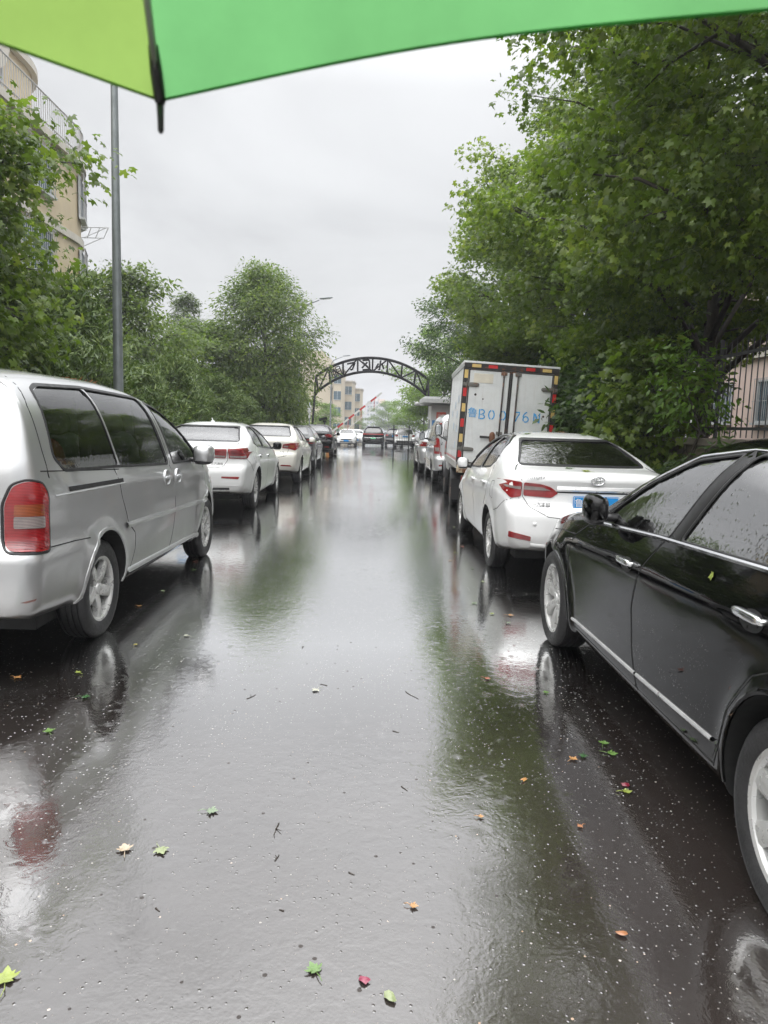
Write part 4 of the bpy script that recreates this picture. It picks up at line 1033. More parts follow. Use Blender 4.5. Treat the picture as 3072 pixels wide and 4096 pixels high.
    h = MB(); h.box((-.48, s0 - .0245, zt - .26), (.34, .004, .16)); T(h).build('cream_patch', simple('old sticker', (.66, .62, .52), .6, var=.1), root)
    # holes and stains in the paint
    h = MB()
    for (x, z_, r_) in ((-.60, 2.07, .022), (-.46, 2.0, .014), (.63, 1.77, .02), (.61, 1.73, .011)): h.lathe([(.0001, -.003), (r_, -.002)], 9, 'Y', (x, s0 - .022, z_), False)
    T(h).build('rust_hole', RD, root)
    # stencilled number
    Yt = s0 - .0265; mb = MB()
    def stroke(pl, w=.022):
        pl = [Vector(p) for p in pl]; V = []; F = []
        for i, p in enumerate(pl):
            t = (pl[min(i + 1, len(pl) - 1)] - pl[max(i - 1, 0)]).normalized(); nn = Vector((-t[1], t[0])) * w / 2
            V += [(p[0] + nn[0], Yt, p[1] + nn[1]), (p[0] - nn[0], Yt, p[1] - nn[1])]
        F = [(2 * i, 2 * i + 1, 2 * i + 3, 2 * i + 2) for i in range(len(pl) - 1)]
        mb.add(V, F)
    def arc(cx, cz, rx, rz, a0, a1, n=12): return [(cx + rx * math.cos(R(a0 + (a1 - a0) * i / n)), cz + rz * math.sin(R(a0 + (a1 - a0) * i / n))) for i in range(n + 1)]
    zc = 1.735; h2 = .086
    v, f = text_mesh('鲁', .185); mb.add([(p[0] - .62, Yt, p[1] + zc + .005) for p in v], f)
    x = -.455; stroke([(x - .045, zc - h2), (x - .045, zc + h2)]); stroke([(x - .028, zc + h2 - .012)] + arc(x + .0, zc + .042, .042, .036, 85, -85)); stroke([(x - .028, zc - .004), (x, zc - .004)], .018); stroke(arc(x + .002, zc - .044, .048, .036, 75, -90) + [(x - .028, zc - .08)])
    for x in (-.285, -.085):
        stroke(arc(x, zc, .048, .078, 100, 260)); stroke(arc(x, zc, .048, .078, 80, -80))
    x = .165; stroke([(x - .045, zc + .078), (x + .05, zc + .078)]); stroke([(x + .048, zc + .062), (x + .005, zc - .02), (x - .02, zc - h2)])
    x = .325; stroke(arc(x + .03, zc - .01, .078, .10, 100, 175)); stroke(arc(x, zc - .035, .046, .048, 185, -120)); stroke(arc(x, zc - .035, .046, .048, -135, -178))
    x = .515; stroke([(x - .048, zc - h2), (x - .048, zc + h2)]); stroke([(x - .03, zc + .07), (x + .03, zc - .07)], .028); stroke([(x + .048, zc - h2), (x + .048, zc + h2)])
    T(mb).build('stencil_number', BL, root)
    # side printing: faded blue blocks and the red-white edge tape
    mb = MB(); 
    for i, (s_, z_) in enumerate([(-.55, 2.0), (-.42, 1.72), (-.58, 1.45), (-.45, 1.15), (.2, 1.9), (.3, 1.5), (.9, 1.75)]):
        mb.box((-hw - .013, s_, z_), (.004, .26, .13))
    T(mb).build('side_print', simple('faded blue print', (.50, .57, .64), .5, var=.2), root)
    mb = MB(); s = s0 + .1
    while s < s1 - .1: mb.box((-hw - .014, s, zb + .14), (.004, .03, .035)); s += .20
    T(mb).build('side_tape', RE, root)
    mb = MB(); mb.box((-hw - .008, (s0 + s1) / 2, zb + .04), (.03, s1 - s0, .11)); mb.box((hw + .008, (s0 + s1) / 2, zb + .04), (.03, s1 - s0, .11)); T(mb).build('side_rail', simple('alloy rail', (.5, .5, .48), .4, .6), root)
    # chassis, wheels, guards
    b = MB()
    for x in (-.36, .36): b.box((x, 1.0, .60), (.09, 4.4, .16))
    for s_ in (-1.1, -.3, .6, 1.6): b.box((0, s_, .60), (.7, .08, .12))
    b.box((0, .0, .31), (1.1, .14, .14)); b.box((-.62, 1.1, .52), (.30, .6, .26)); b.box((0, -1.18, .42), (1.5, .06, .10))
    b.build('chassis', BK, root)
    for sg in (-1, 1):
        l = MB(); l.box((sg * .60, -1.22, .60), (.26, .04, .10), None, .01); l = l.build('tail_light', M['red_lens'], root)
    for (s_, sg) in ((0, -1), (0, 1), (2.55, -1), (2.55, 1)):
        b = MB(); a = np.linspace(.1, PI - .1, 14); rr = .40
        V = []; 
        for t in a:
            for xx in (sg * .58, sg * .86): V.append((xx, s_ + rr * math.cos(t), .33 + rr * math.sin(t)))
        b.add(V, [(2 * i, 2 * i + 1, 2 * i + 3, 2 * i + 2) for i in range(len(a) - 1)]); 
        g = b.build('mudguard', M['black'], root, True)
    b = MB()
    for sg in (-1, 1): b.box((sg * .72, -.46, .34), (.26, .012, .40))
    b.build('mud_flap', M['rubber'], root)
    ty, rm, dc = wheel_meshes(.325, .17, .20, 'five', 6)
    RW = rusty('rusty steel wheel', (.16, .14, .12), .5)
    first = None
    for (s_, xx, sg) in ((0, .84, -1), (0, .84, 1), (0, .63, -1), (0, .63, 1), (2.55, .82, -1), (2.55, .82, 1)):
        if first is None:
            first = ty.build('wheel', M['tyre'], root, True, 35); rm.build('rim', RW, first, True, 30); dc.build('brake_drum', M['iron'], first, True, 30); o = first
        else: o = copy_tree(first, root)
        o.location = (sg * (xx - .085), s_, .313); o.rotation_euler = (random.random(), 0, 0 if sg > 0 else PI)
    # cab
    cs = dict(paint=M['white_paint'], wb=2.55, wr=.32, arch=.42, tum=.16, p=6.5, kr=.02, kf=.16, rr=.05, rf=.10, ds=.08, flare=.0, bf=.6,
              top=[(2.18, 1.98), (2.5, 2.0), (3.0, 1.98), (3.25, 1.90), (3.45, 1.50), (3.60, 1.05)], sh=[(2.18, 1.18), (3.2, 1.16), (3.60, .90)], bot=[(2.18, .50), (3.6, .42)], w=[(2.18, .80), (3.2, .80), (3.60, .76)],
              side=[(0, .95), (.1, .985), (.5, 1.0), (.9, .99), (1, .97)], rear=[(0, 0), (2, 0)])
    c = Car(cs)
    c.body(root, [M['white_paint'], M['liner'], M['cabin']], 'cab', [(c.arch_cut(), 1)])
    for side in 'LR':
        c.patch('window', round_poly([(2.30, 1.22), (2.30, 1.80), (2.95, 1.80), (3.28, 1.25)], .04), side, .004, M['glass_dark'], root, .09, .004)
        gaps(c, root, [[(2.26, 1.86), (2.26, .6)], [(2.95, 1.86), (3.33, 1.2), (3.2, .7)]], side, M, .010)
    c.patch('rear_window', round_poly([(-.5, 1.4), (.5, 1.4), (.5, 1.8), (-.5, 1.8)], .05), 'B', .004, M['glass_dark'], root, .1, .004)
    c.patch('windscreen', round_poly([(-.66, 1.22), (.66, 1.22), (.60, 1.82), (-.60, 1.82)], .05), 'F', .004, M['glass_dark'], root, .1, .004)
    for sg in (-1, 1):
        mb = MB(); mb.ellipsoid((sg * .99, 2.42, 1.44), (.085, .05, .135), 12, 10, 3.6); mb.v = [(a, max(q, 2.405), w_) for a, q, w_ in mb.v]
        o = mb.build('side_mirror', M['black'], root, True, 40)
        g = MB(); g.ellipsoid((sg * .99, 2.402, 1.44), (.07, .003, .118), 12, 8, 3.6); g.build('mirror_glass', M['mirror'], o, True)
        g = MB(); g.tube([(sg * .78, 2.9, 1.20), (sg * .96, 2.5, 1.30), (sg * .98, 2.45, 1.34)], .014, 6); g.build('mirror_arm', M['black'], o, True)
        lamp(c, root, [(sg * .66 - .10, .78), (sg * .66 + .09, .78), (sg * .66 + .09, .95), (sg * .66 - .10, .95)], 'F', M['head'], (), 'headlight')

def make_more():
    GL, GR = 'vehicles parked along the left kerb', 'vehicles parked along the right kerb'
    simple_sedan('dark_saloon_car', (-2.86, 24.24, ground_z(24)), 'dark grey saloon between the cream white saloon and the black saloon by the gate', GL, M['grey_paint'], 'R', 1, W=.90, H=1.45)
    simple_sedan('black_saloon_car', (-2.86, 34.3, ground_z(35)), 'black saloon with bright red tail light, last in the left row before the gate', GL, M['black_paint'], 'R', 1, W=.91, H=1.50, lamp_poly=[(.45, .93), (.66, .90), (.86, .93), (.875, 1.02), (.70, 1.05), (.50, 1.02)])
    simple_sedan('silver_saloon_car', (2.32, 24.47, 0), 'silver saloon ahead of the pale silver minivan, farthest in the right row', GR, M['silver2'], 'L', 1, W=.88, H=1.47)
    simple_sedan('white_saloon_car', (-2.55, 66.0, ground_z(65)), 'white saloon with blue plate driving toward the viewer beside the barrier', None, M['white_paint'], '', None, W=.88, H=1.48, rz=PI)
    simple_sedan('white_saloon_car', (-1.95, 75.5, ground_z(74)), 'white car half hidden behind the oncoming white saloon', None, M['white_paint'], '', None, W=.88, H=1.50, rz=PI)
    simple_sedan('white_saloon_car', (2.2, 98, ground_z(97)), 'tiny distant white car between the black and the white sport utility vehicle', None, M['white_paint'], '', 1, W=.88, H=1.45)
    make_suv('black_suv', (-.22, 63.5, ground_z(63)), 'black utility vehicle with full width red light bar and green plate driving away', None, M['black_paint'], .975, 1.74, True, M['plate_green'])
    make_suv('white_suv', (2.45, 61.5, ground_z(61)), 'white sport utility vehicle with blue plate behind the iron lane divider', None, M['white_paint'], .91, 1.68)
    make_suv('dark_suv', (1.75, 68.5, ground_z(68)), 'dark sport utility vehicle half hidden behind the white one', None, M['grey_paint'], .90, 1.66)
# ------------------------------------------------------------------ ground, road, kerbs
def road_mat():
    m, nt, b = newmat('wet asphalt'); co = objco(nt)
    mp = N(nt, 'ShaderNodeMapping'); mp.inputs['Scale'].default_value = (1, .45, 1); L(nt, co, mp.inputs[0])
    pud = noise(nt, .55, 4, .55, mp.outputs[0])
    W = ramp(nt, pud, [(.44, 0.), (.56, 1.)])
    patch = noise(nt, .9, 5, .6, co)
    base = ramp(nt, patch, [(.3, (.026, .021, .019)), (.7, (.044, .036, .032))])
    # pale grit in the asphalt
    v = N(nt, 'ShaderNodeTexVoronoi', i_Scale=62.); L(nt, co, v.inputs['Vector'])
    sc = N(nt, 'ShaderNodeSeparateColor'); L(nt, v.outputs['Color'], sc.inputs[0])
    pick = math_node(nt, 'GREATER_THAN', math_node(nt, 'ADD', sc.outputs[0], math_node(nt, 'MULTIPLY', math_node(nt, 'SUBTRACT', noise(nt, 1.7, 4, .65, co), .5), .35)), .97)
    rad = math_node(nt, 'LESS_THAN', v.outputs['Distance'], math_node(nt, 'MULTIPLY', sc.outputs[1], .27))
    grit = math_node(nt, 'MULTIPLY', pick, rad)
    gc = ramp(nt, sc.outputs[2], [(.0, (.42, .40, .37)), (.6, (.50, .46, .40)), (.85, (.42, .26, .14)), (1., (.6, .58, .55))])
    mx = N(nt, 'ShaderNodeMix', data_type='RGBA'); L(nt, math_node(nt, 'MULTIPLY', grit, .85), mx.inputs[0]); L(nt, base, mx.inputs[6]); L(nt, gc, mx.inputs[7])
    # dark specks of grit and leaf litter
    v2 = N(nt, 'ShaderNodeTexVoronoi', i_Scale=23.); L(nt, co, v2.inputs['Vector'])
    s2 = N(nt, 'ShaderNodeSeparateColor'); L(nt, v2.outputs['Color'], s2.inputs[0])
    sp = math_node(nt, 'MULTIPLY', math_node(nt, 'GREATER_THAN', s2.outputs[0], .955), math_node(nt, 'LESS_THAN', v2.outputs['Distance'], .16))
    L(nt, mx.outputs[2], b.inputs['Base Color'])
    v3 = N(nt, 'ShaderNodeTexVoronoi', i_Scale=150.); L(nt, co, v3.inputs['Vector'])
    s3 = N(nt, 'ShaderNodeSeparateColor'); L(nt, v3.outputs['Color'], s3.inputs[0])
    fine = math_node(nt, 'MULTIPLY', math_node(nt, 'GREATER_THAN', s3.outputs[0], .965), math_node(nt, 'LESS_THAN', v3.outputs['Distance'], math_node(nt, 'MULTIPLY', s3.outputs[1], .40)))
    m3 = N(nt, 'ShaderNodeMix', data_type='RGBA'); L(nt, math_node(nt, 'MULTIPLY', fine, .55), m3.inputs[0]); L(nt, mx.outputs[2], m3.inputs[6]); m3.inputs[7].default_value = (.34, .31, .28, 1); L(nt, m3.outputs[2], b.inputs['Base Color'])
    stone = math_node(nt, 'MAXIMUM', math_node(nt, 'MAXIMUM', grit, sp), math_node(nt, 'MULTIPLY', fine, .6))
    rgh = ramp(nt, W, [(0., .11), (1., .04)])
    L(nt, math_node(nt, 'MAXIMUM', rgh, math_node(nt, 'MULTIPLY', stone, .6)), b.inputs['Roughness'])
    b.inputs['Specular IOR Level'].default_value = .0; b.inputs['IOR'].default_value = 1.3
    gl = N(nt, 'ShaderNodeBsdfGlossy'); fr = N(nt, 'ShaderNodeFresnel', i_IOR=1.45); L(nt, math_node(nt, 'MAXIMUM', rgh, math_node(nt, 'MULTIPLY', stone, .6)), gl.inputs['Roughness'])
    ms = N(nt, 'ShaderNodeMixShader'); L(nt, math_node(nt, 'MULTIPLY', math_node(nt, 'MULTIPLY', fr.outputs[0], 5.0, True), math_node(nt, 'SUBTRACT', 1., math_node(nt, 'MULTIPLY', stone, .8))), ms.inputs[0]); L(nt, b.outputs[0], ms.inputs[1]); L(nt, gl.outputs[0], ms.inputs[2]); L(nt, ms.outputs[0], nt.nodes['Material Output'].inputs[0])
    # height: aggregate under the film, wind ripples and rain rings where the water stands
    agg = N(nt, 'ShaderNodeTexVoronoi', i_Scale=85.); L(nt, co, agg.inputs['Vector'])
    a2 = noise(nt, 45, 4, .6, co)
    dry = math_node(nt, 'SUBTRACT', 1., W)
    hA = math_node(nt, 'MULTIPLY', math_node(nt, 'ADD', math_node(nt, 'MULTIPLY', agg.outputs['Distance'], .6), a2), math_node(nt, 'ADD', math_node(nt, 'MULTIPLY', dry, .8), .2))
    n1 = bump(nt, hA, .09, .003)
    rip = noise(nt, 16, 3, .55, co, .6)
    n2 = bump(nt, rip, .09, .010, None, n1); n2 = bump(nt, noise(nt, 60, 3, .6, co), .06, .003, None, n2); n2 = bump(nt, noise(nt, 210, 2, .6, co), .07, .0014, None, n2)
    vp = N(nt, 'ShaderNodeTexVoronoi', i_Scale=52., voronoi_dimensions='2D'); L(nt, co, vp.inputs['Vector']); sp_ = N(nt, 'ShaderNodeSeparateColor'); L(nt, vp.outputs['Color'], sp_.inputs[0])
    pk = math_node(nt, 'GREATER_THAN', math_node(nt, 'ADD', sp_.outputs[0], math_node(nt, 'MULTIPLY', math_node(nt, 'SUBTRACT', noise(nt, 2.3, 4, .6, co), .5), .9)), .82)
    pip = math_node(nt, 'MULTIPLY', math_node(nt, 'MAXIMUM', math_node(nt, 'SUBTRACT', math_node(nt, 'MULTIPLY', sp_.outputs[1], .26), vp.outputs['Distance']), 0.), pk)
    n2 = bump(nt, pip, .55, .016, None, n2)
    big = noise(nt, 3.2, 2, .5, co)
    n2 = bump(nt, big, .02, .015, None, n2)
    def rings(scale, off, freq):
        mq = N(nt, 'ShaderNodeMapping'); mq.inputs['Location'].default_value = off; L(nt, co, mq.inputs[0])
        vr = N(nt, 'ShaderNodeTexVoronoi', i_Scale=scale, voronoi_dimensions='2D'); L(nt, mq.outputs[0], vr.inputs['Vector'])
        s = N(nt, 'ShaderNodeSeparateColor'); L(nt, vr.outputs['Color'], s.inputs[0])
        R_ = math_node(nt, 'ADD', math_node(nt, 'MULTIPLY', math_node(nt, 'POWER', s.outputs[0], 2.), .26), .05)
        fall = math_node(nt, 'SUBTRACT', 1., math_node(nt, 'DIVIDE', vr.outputs['Distance'], R_), True)
        live = math_node(nt, 'GREATER_THAN', s.outputs[1], .35)
        w = math_node(nt, 'SINE', math_node(nt, 'MULTIPLY', vr.outputs['Distance'], freq))
        return math_node(nt, 'MULTIPLY', math_node(nt, 'MULTIPLY', w, fall), live)
    rg = math_node(nt, 'ADD', rings(4.3, (0, 0, 0), 210.), math_node(nt, 'ADD', rings(6.1, (7.3, 3.1, 0), 190.), rings(9.3, (2.7, 8.1, 0), 170.)))
    rg = math_node(nt, 'MULTIPLY', rg, math_node(nt, 'ADD', math_node(nt, 'MULTIPLY', W, .75), .12))
    n3 = bump(nt, rg, .055, .0045, None, n2)
    n4 = bump(nt, stone, .5, .003, b, n3); L(nt, n4, gl.inputs['Normal']); pass
    return m
def strip_sheet(name, x0, x1, y0, y1, dz, mat, kind='structure', nx=2):
    ys = [y0]
    while ys[-1] < y1: ys.append(min(y1, ys[-1] + (2 if ys[-1] < 80 else 25)))
    V = []; F = []
    for y in ys:
        for i in range(nx): V.append((x0 + (x1 - x0) * i / (nx - 1), y, ground_z(y) + dz))
    for j in range(len(ys) - 1):
        for i in range(nx - 1): a = j * nx + i; F.append((a, a + 1, a + nx + 1, a + nx))
    o = mesh_obj(name, V, F, mat, None, True); tag(o, kind=kind); return o
def kerb(name, x0, x1, y0, y1, mat):
    mb = MB(); ys = [y0]
    while ys[-1] < y1: ys.append(min(y1, ys[-1] + 1.0))
    for a, b in zip(ys, ys[1:]):
        z0, z1 = ground_z(a), ground_z(b); e = .006
        sgn = 1 if x1 > x0 else -1
        v = [(x0, a + e, z0 - .05), (x0, b - e, z1 - .05), (x0, a + e, z0 + .11), (x0, b - e, z1 + .11), (x0 + sgn * .02, a + e, z0 + .135), (x0 + sgn * .02, b - e, z1 + .135), (x1, a + e, z0 + .135), (x1, b - e, z1 + .135), (x1, a + e, z0 - .05), (x1, b - e, z1 - .05)]
        mb.add(v, [(0, 1, 3, 2), (2, 3, 5, 4), (4, 5, 7, 6), (6, 7, 9, 8), (0, 2, 4, 6, 8), (1, 9, 7, 5, 3)])
    o = mb.build(name, mat); tag(o, kind='structure'); return o
def ground_all():
    soil = simple('wet soil', (.035, .028, .02), .55, var=.4, vscale=3, bmp=.5, bscale=25)
    pave = simple('wet paving', (.10, .095, .088), .3, var=.25, vscale=5, bmp=.3, bscale=30)
    strip_sheet('ground', -500, 500, -40, 900, -.03, soil)
    strip_sheet('road', -3.85, 3.45, -8, 900, 0., road_mat())
    kerb('kerb', -3.85, -3.98, -6, 90, simple('kerb stone', (.22, .21, .20), .4, var=.2, bmp=.2))
    kerb('kerb', 3.45, 3.58, -6, 90, bpy.data.materials['kerb stone'])
    strip_sheet('pavement', -5.1, -3.98, -6, 90, .128, pave)
    strip_sheet('pavement', 3.58, 4.45, -6, 90, .128, pave)
    strip_sheet('soil_bed', -30, -5.1, -6, 90, .12, soil)

# ------------------------------------------------------------------ foliage
def leaf_mat(name, c0, c1, c2, gloss=.33, trans=.48):
    m, nt, b = newmat(name)
    at = N(nt, 'ShaderNodeAttribute', attribute_name='tint')
    col = ramp(nt, at.outputs['Fac'], [(.0, c0), (.55, c1), (1., c2)])
    L(nt, col, b.inputs['Base Color']); b.inputs['Roughness'].default_value = gloss; b.inputs['Specular IOR Level'].default_value = .42
    tr = N(nt, 'ShaderNodeBsdfTranslucent')
    g = N(nt, 'ShaderNodeHueSaturation', i_Value=1.5, i_Saturation=1.1); L(nt, col, g.inputs['Color']); L(nt, g.outputs[0], tr.inputs[0])
    mx = N(nt, 'ShaderNodeMixShader'); mx.inputs[0].default_value = trans
    L(nt, b.outputs[0], mx.inputs[1]); L(nt, tr.outputs[0], mx.inputs[2]); L(nt, mx.outputs[0], nt.nodes['Material Output'].inputs[0])
    return m
def star_leaf():
    """five-lobed maple-like leaf, length about 1, stalk end at the origin; 5 quads"""
    tips = [(-60, .62), (-12, .80), (40, 0)]; P = [(0, .38)]
    ang = [-112, -58, 0, 58, 112]; ln = [.44, .56, .62, .56, .44]; c = Vector((0, .36))
    V = [(0, .36, .02)]; n = []
    for a, l in zip(ang, ln): V.append((c.x + l * math.sin(R(a)), c.y + l * math.cos(R(a)), -.34 * l * l * (1.4 if a else .8)))
    for a, l in zip([-150, -85, -29, 29, 85, 150], [.34, .33, .35, .35, .33, .34]): V.append((c.x + l * math.sin(R(a)), c.y + l * math.cos(R(a)), 0.))
    F = [(0, 6 + i, 1 + i, 7 + i) for i in range(5)]
    return np.array(V), F
def oval_leaf(w=.42):
    V = np.array([(0, 0, 0), (w / 2, .35, -.03), (w / 2 * .8, .7, -.08), (0, 1, -.16), (-w / 2 * .8, .7, -.08), (-w / 2, .35, -.03), (0, .35, .03), (0, .7, -.02)])
    return V, [(0, 1, 2, 7), (0, 7, 4, 5), (7, 2, 3, 4)]
def blade_leaf():
    V = np.array([(0, 0, 0), (.10, .4, .02), (0, 1, -.10), (-.10, .4, .02)])
    return V, [(0, 1, 2, 3)]
def scatter_leaves(pos, out, size, tint, lf, rng, up=.65, droop=.5):
    """numpy build of a leaf cloud: pos (n,3), out = outward direction per leaf"""
    V0, F0 = lf; n = len(pos); k = len(V0)
    nz = np.stack([rng.normal(0, .55, n), rng.normal(0, .55, n), np.full(n, up) + rng.normal(0, .25, n)], 1) + out * .35
    nz /= np.linalg.norm(nz, axis=1)[:, None]
    d = out + rng.normal(0, .7, (n, 3)); d[:, 2] -= droop
    d -= nz * (d * nz).sum(1)[:, None]; d /= np.linalg.norm(d, axis=1)[:, None] + 1e-9
    x = np.cross(d, nz)
    s = (size * rng.uniform(.5, 1.35, n))[:, None, None]
    P = pos[:, None, :] + s * (V0[None, :, 0:1] * x[:, None, :] + V0[None, :, 1:2] * d[:, None, :] + V0[None, :, 2:3] * nz[:, None, :])
    V = P.reshape(-1, 3)
    F = np.concatenate([np.array(F0)[None] + (np.arange(n) * k)[:, None, None]], 0).reshape(-1, len(F0[0]))
    return V, F, np.repeat(tint, k)
def np_mesh(name, V, F, tint, mat):
    me = bpy.data.meshes.new(name); q = F.shape[1]
    me.vertices.add(len(V)); me.vertices.foreach_set('co', V.astype(np.float32).ravel())
    me.loops.add(F.size); me.loops.foreach_set('vertex_index', F.astype(np.int32).ravel())
    me.polygons.add(len(F)); me.polygons.foreach_set('loop_start', np.arange(0, F.size, q, dtype=np.int32))
    me.polygons.foreach_set('use_smooth', np.ones(len(F), bool))
    a = me.attributes.new('tint', 'FLOAT', 'POINT'); a.data.foreach_set('value', tint.astype(np.float32))
    me.materials.append(mat); me.update(calc_edges=True); return me
def tree_meshes(seed, H, base, rad, n, size, lf, mat, bark, nlimb=12, spread=.34, shape='round', droop=.5, trunk_r=.16, up=.65, sub=6, flat=1.0, lean=(0, 0), zf=1.25):
    """returns (trunk mesh, crown mesh): limbs reach the envelope, leaves hang in clumps along their outer ends"""
    rnd = random.Random(seed); rng = np.random.default_rng(seed)
    tb = MB(); top = H * .90
    tp = [Vector((math.sin(i * 1.3 + seed) * .05 * i / 2 + lean[0] * (i / 7) ** 1.5, math.cos(i * 1.7 + seed) * .05 * i / 2 + lean[1] * (i / 7) ** 1.5, top * i / 7)) for i in range(8)]
    tb.tube(tp, [trunk_r * (1 - .88 * i / 7) for i in range(8)], 8)
    def at(z):
        f = z / top * 7; i = min(6, int(f)); return tp[i].lerp(tp[i + 1], f - i)
    def env(z):
        t = (z - base) / (H - base)
        if shape == 'round': return rad * max(.08, math.sin(PI * min(1, max(0, .12 + .88 * t)) ** .85)) ** .7
        if shape == 'cone': return rad * max(.04, (1 - t)) ** .8
        if shape == 'column': return rad * max(.1, (1 - t ** 3)) * (.75 + .25 * min(1, t * 4))
        if shape == 'oval': return rad * max(.08, math.sin(PI * (.18 + .80 * t))) ** .8
    anchors = []
    for i in range(nlimb):
        t = (i + rnd.random() * .6) / nlimb; z = base + (H - base) * (t * .93 + .02)
        a = i * 2.4 + rnd.random() * .8; r = env(z) * rnd.uniform(.82, 1.12)
        z0 = max(base * .75, z - r * rnd.uniform(.35, .6)) if shape != 'cone' else z + .1
        p0 = at(min(top * .97, z0)); p3 = Vector((p0.x + r * math.cos(a), p0.y + r * math.sin(a), z))
        if shape == 'cone': p3.z = z - r * .25
        pm = p0.lerp(p3, .5) + Vector((rnd.gauss(0, .12), rnd.gauss(0, .12), r * .16))
        pl = [p0, p0.lerp(pm, .5) + Vector((0, 0, .05)), pm, pm.lerp(p3, .5) + Vector((0, 0, .04 * r)), p3]
        rr = trunk_r * .42 * (1 - .5 * t); tb.tube(pl, [rr, rr * .8, rr * .6, rr * .4, rr * .15], 5)
        anchors += [(p3, .9), (pl[3], .8), (pm, .5)]
        for k in range(sub):
            f = rnd.uniform(.25, .98); q = pl[min(3, int(f * 4))].lerp(pl[min(4, int(f * 4) + 1)], f * 4 % 1)
            ang = a + rnd.choice((-1, 1)) * rnd.uniform(.4, 1.5); ll = r * rnd.uniform(.22, .5)
            e = q + Vector((math.cos(ang) * ll, math.sin(ang) * ll, rnd.uniform(-.25, .5) * ll))
            tb.tube([q, q.lerp(e, .5) + Vector((0, 0, ll * .08)), e], [rr * .4, rr * .25, rr * .1], 4)
            anchors += [(e, 1.), (q.lerp(e, .6), .7)]
    # leaves
    w = np.array([x[1] for x in anchors]); P = np.array([tuple(x[0]) for x in anchors]); idx = rng.choice(len(P), n, p=w / w.sum())
    cl = rng.uniform(-.22, .22, len(P))
    off = rng.normal(0, 1, (n, 3)); off /= np.linalg.norm(off, axis=1)[:, None]; off *= (rng.random(n) ** .5)[:, None] * np.array([spread * 1.9, spread * 1.9, spread * zf])[None] * flat
    pos = P[idx] + off; ctr = np.array([0, 0, base + (H - base) * .45])
    out = pos - ctr; out[:, 2] *= .5; out /= np.linalg.norm(out, axis=1)[:, None] + 1e-6
    tint = np.clip(.48 + cl[idx] + rng.normal(0, .16, n), 0, 1)
    V, F, T = scatter_leaves(pos, out, size, tint, lf, rng, up, droop)
    crown = np_mesh('crown', V, F, T, mat)
    tr = tb.build('trunk', bark, None, True, fix=False); tm = tr.data; bpy.data.objects.remove(tr)
    return tm, crown
def plant(name, meshes, loc, label, cat='tree', group=None, rz=0, sc=1., names=('trunk', 'crown')):
    root = empty(name, loc, rz); tag(root, label, cat, group); root.scale = (sc, sc, sc) if not isinstance(sc, tuple) else sc
    for nm, me in zip(names, meshes): link(bpy.data.objects.new(nm, me), root)
    return root
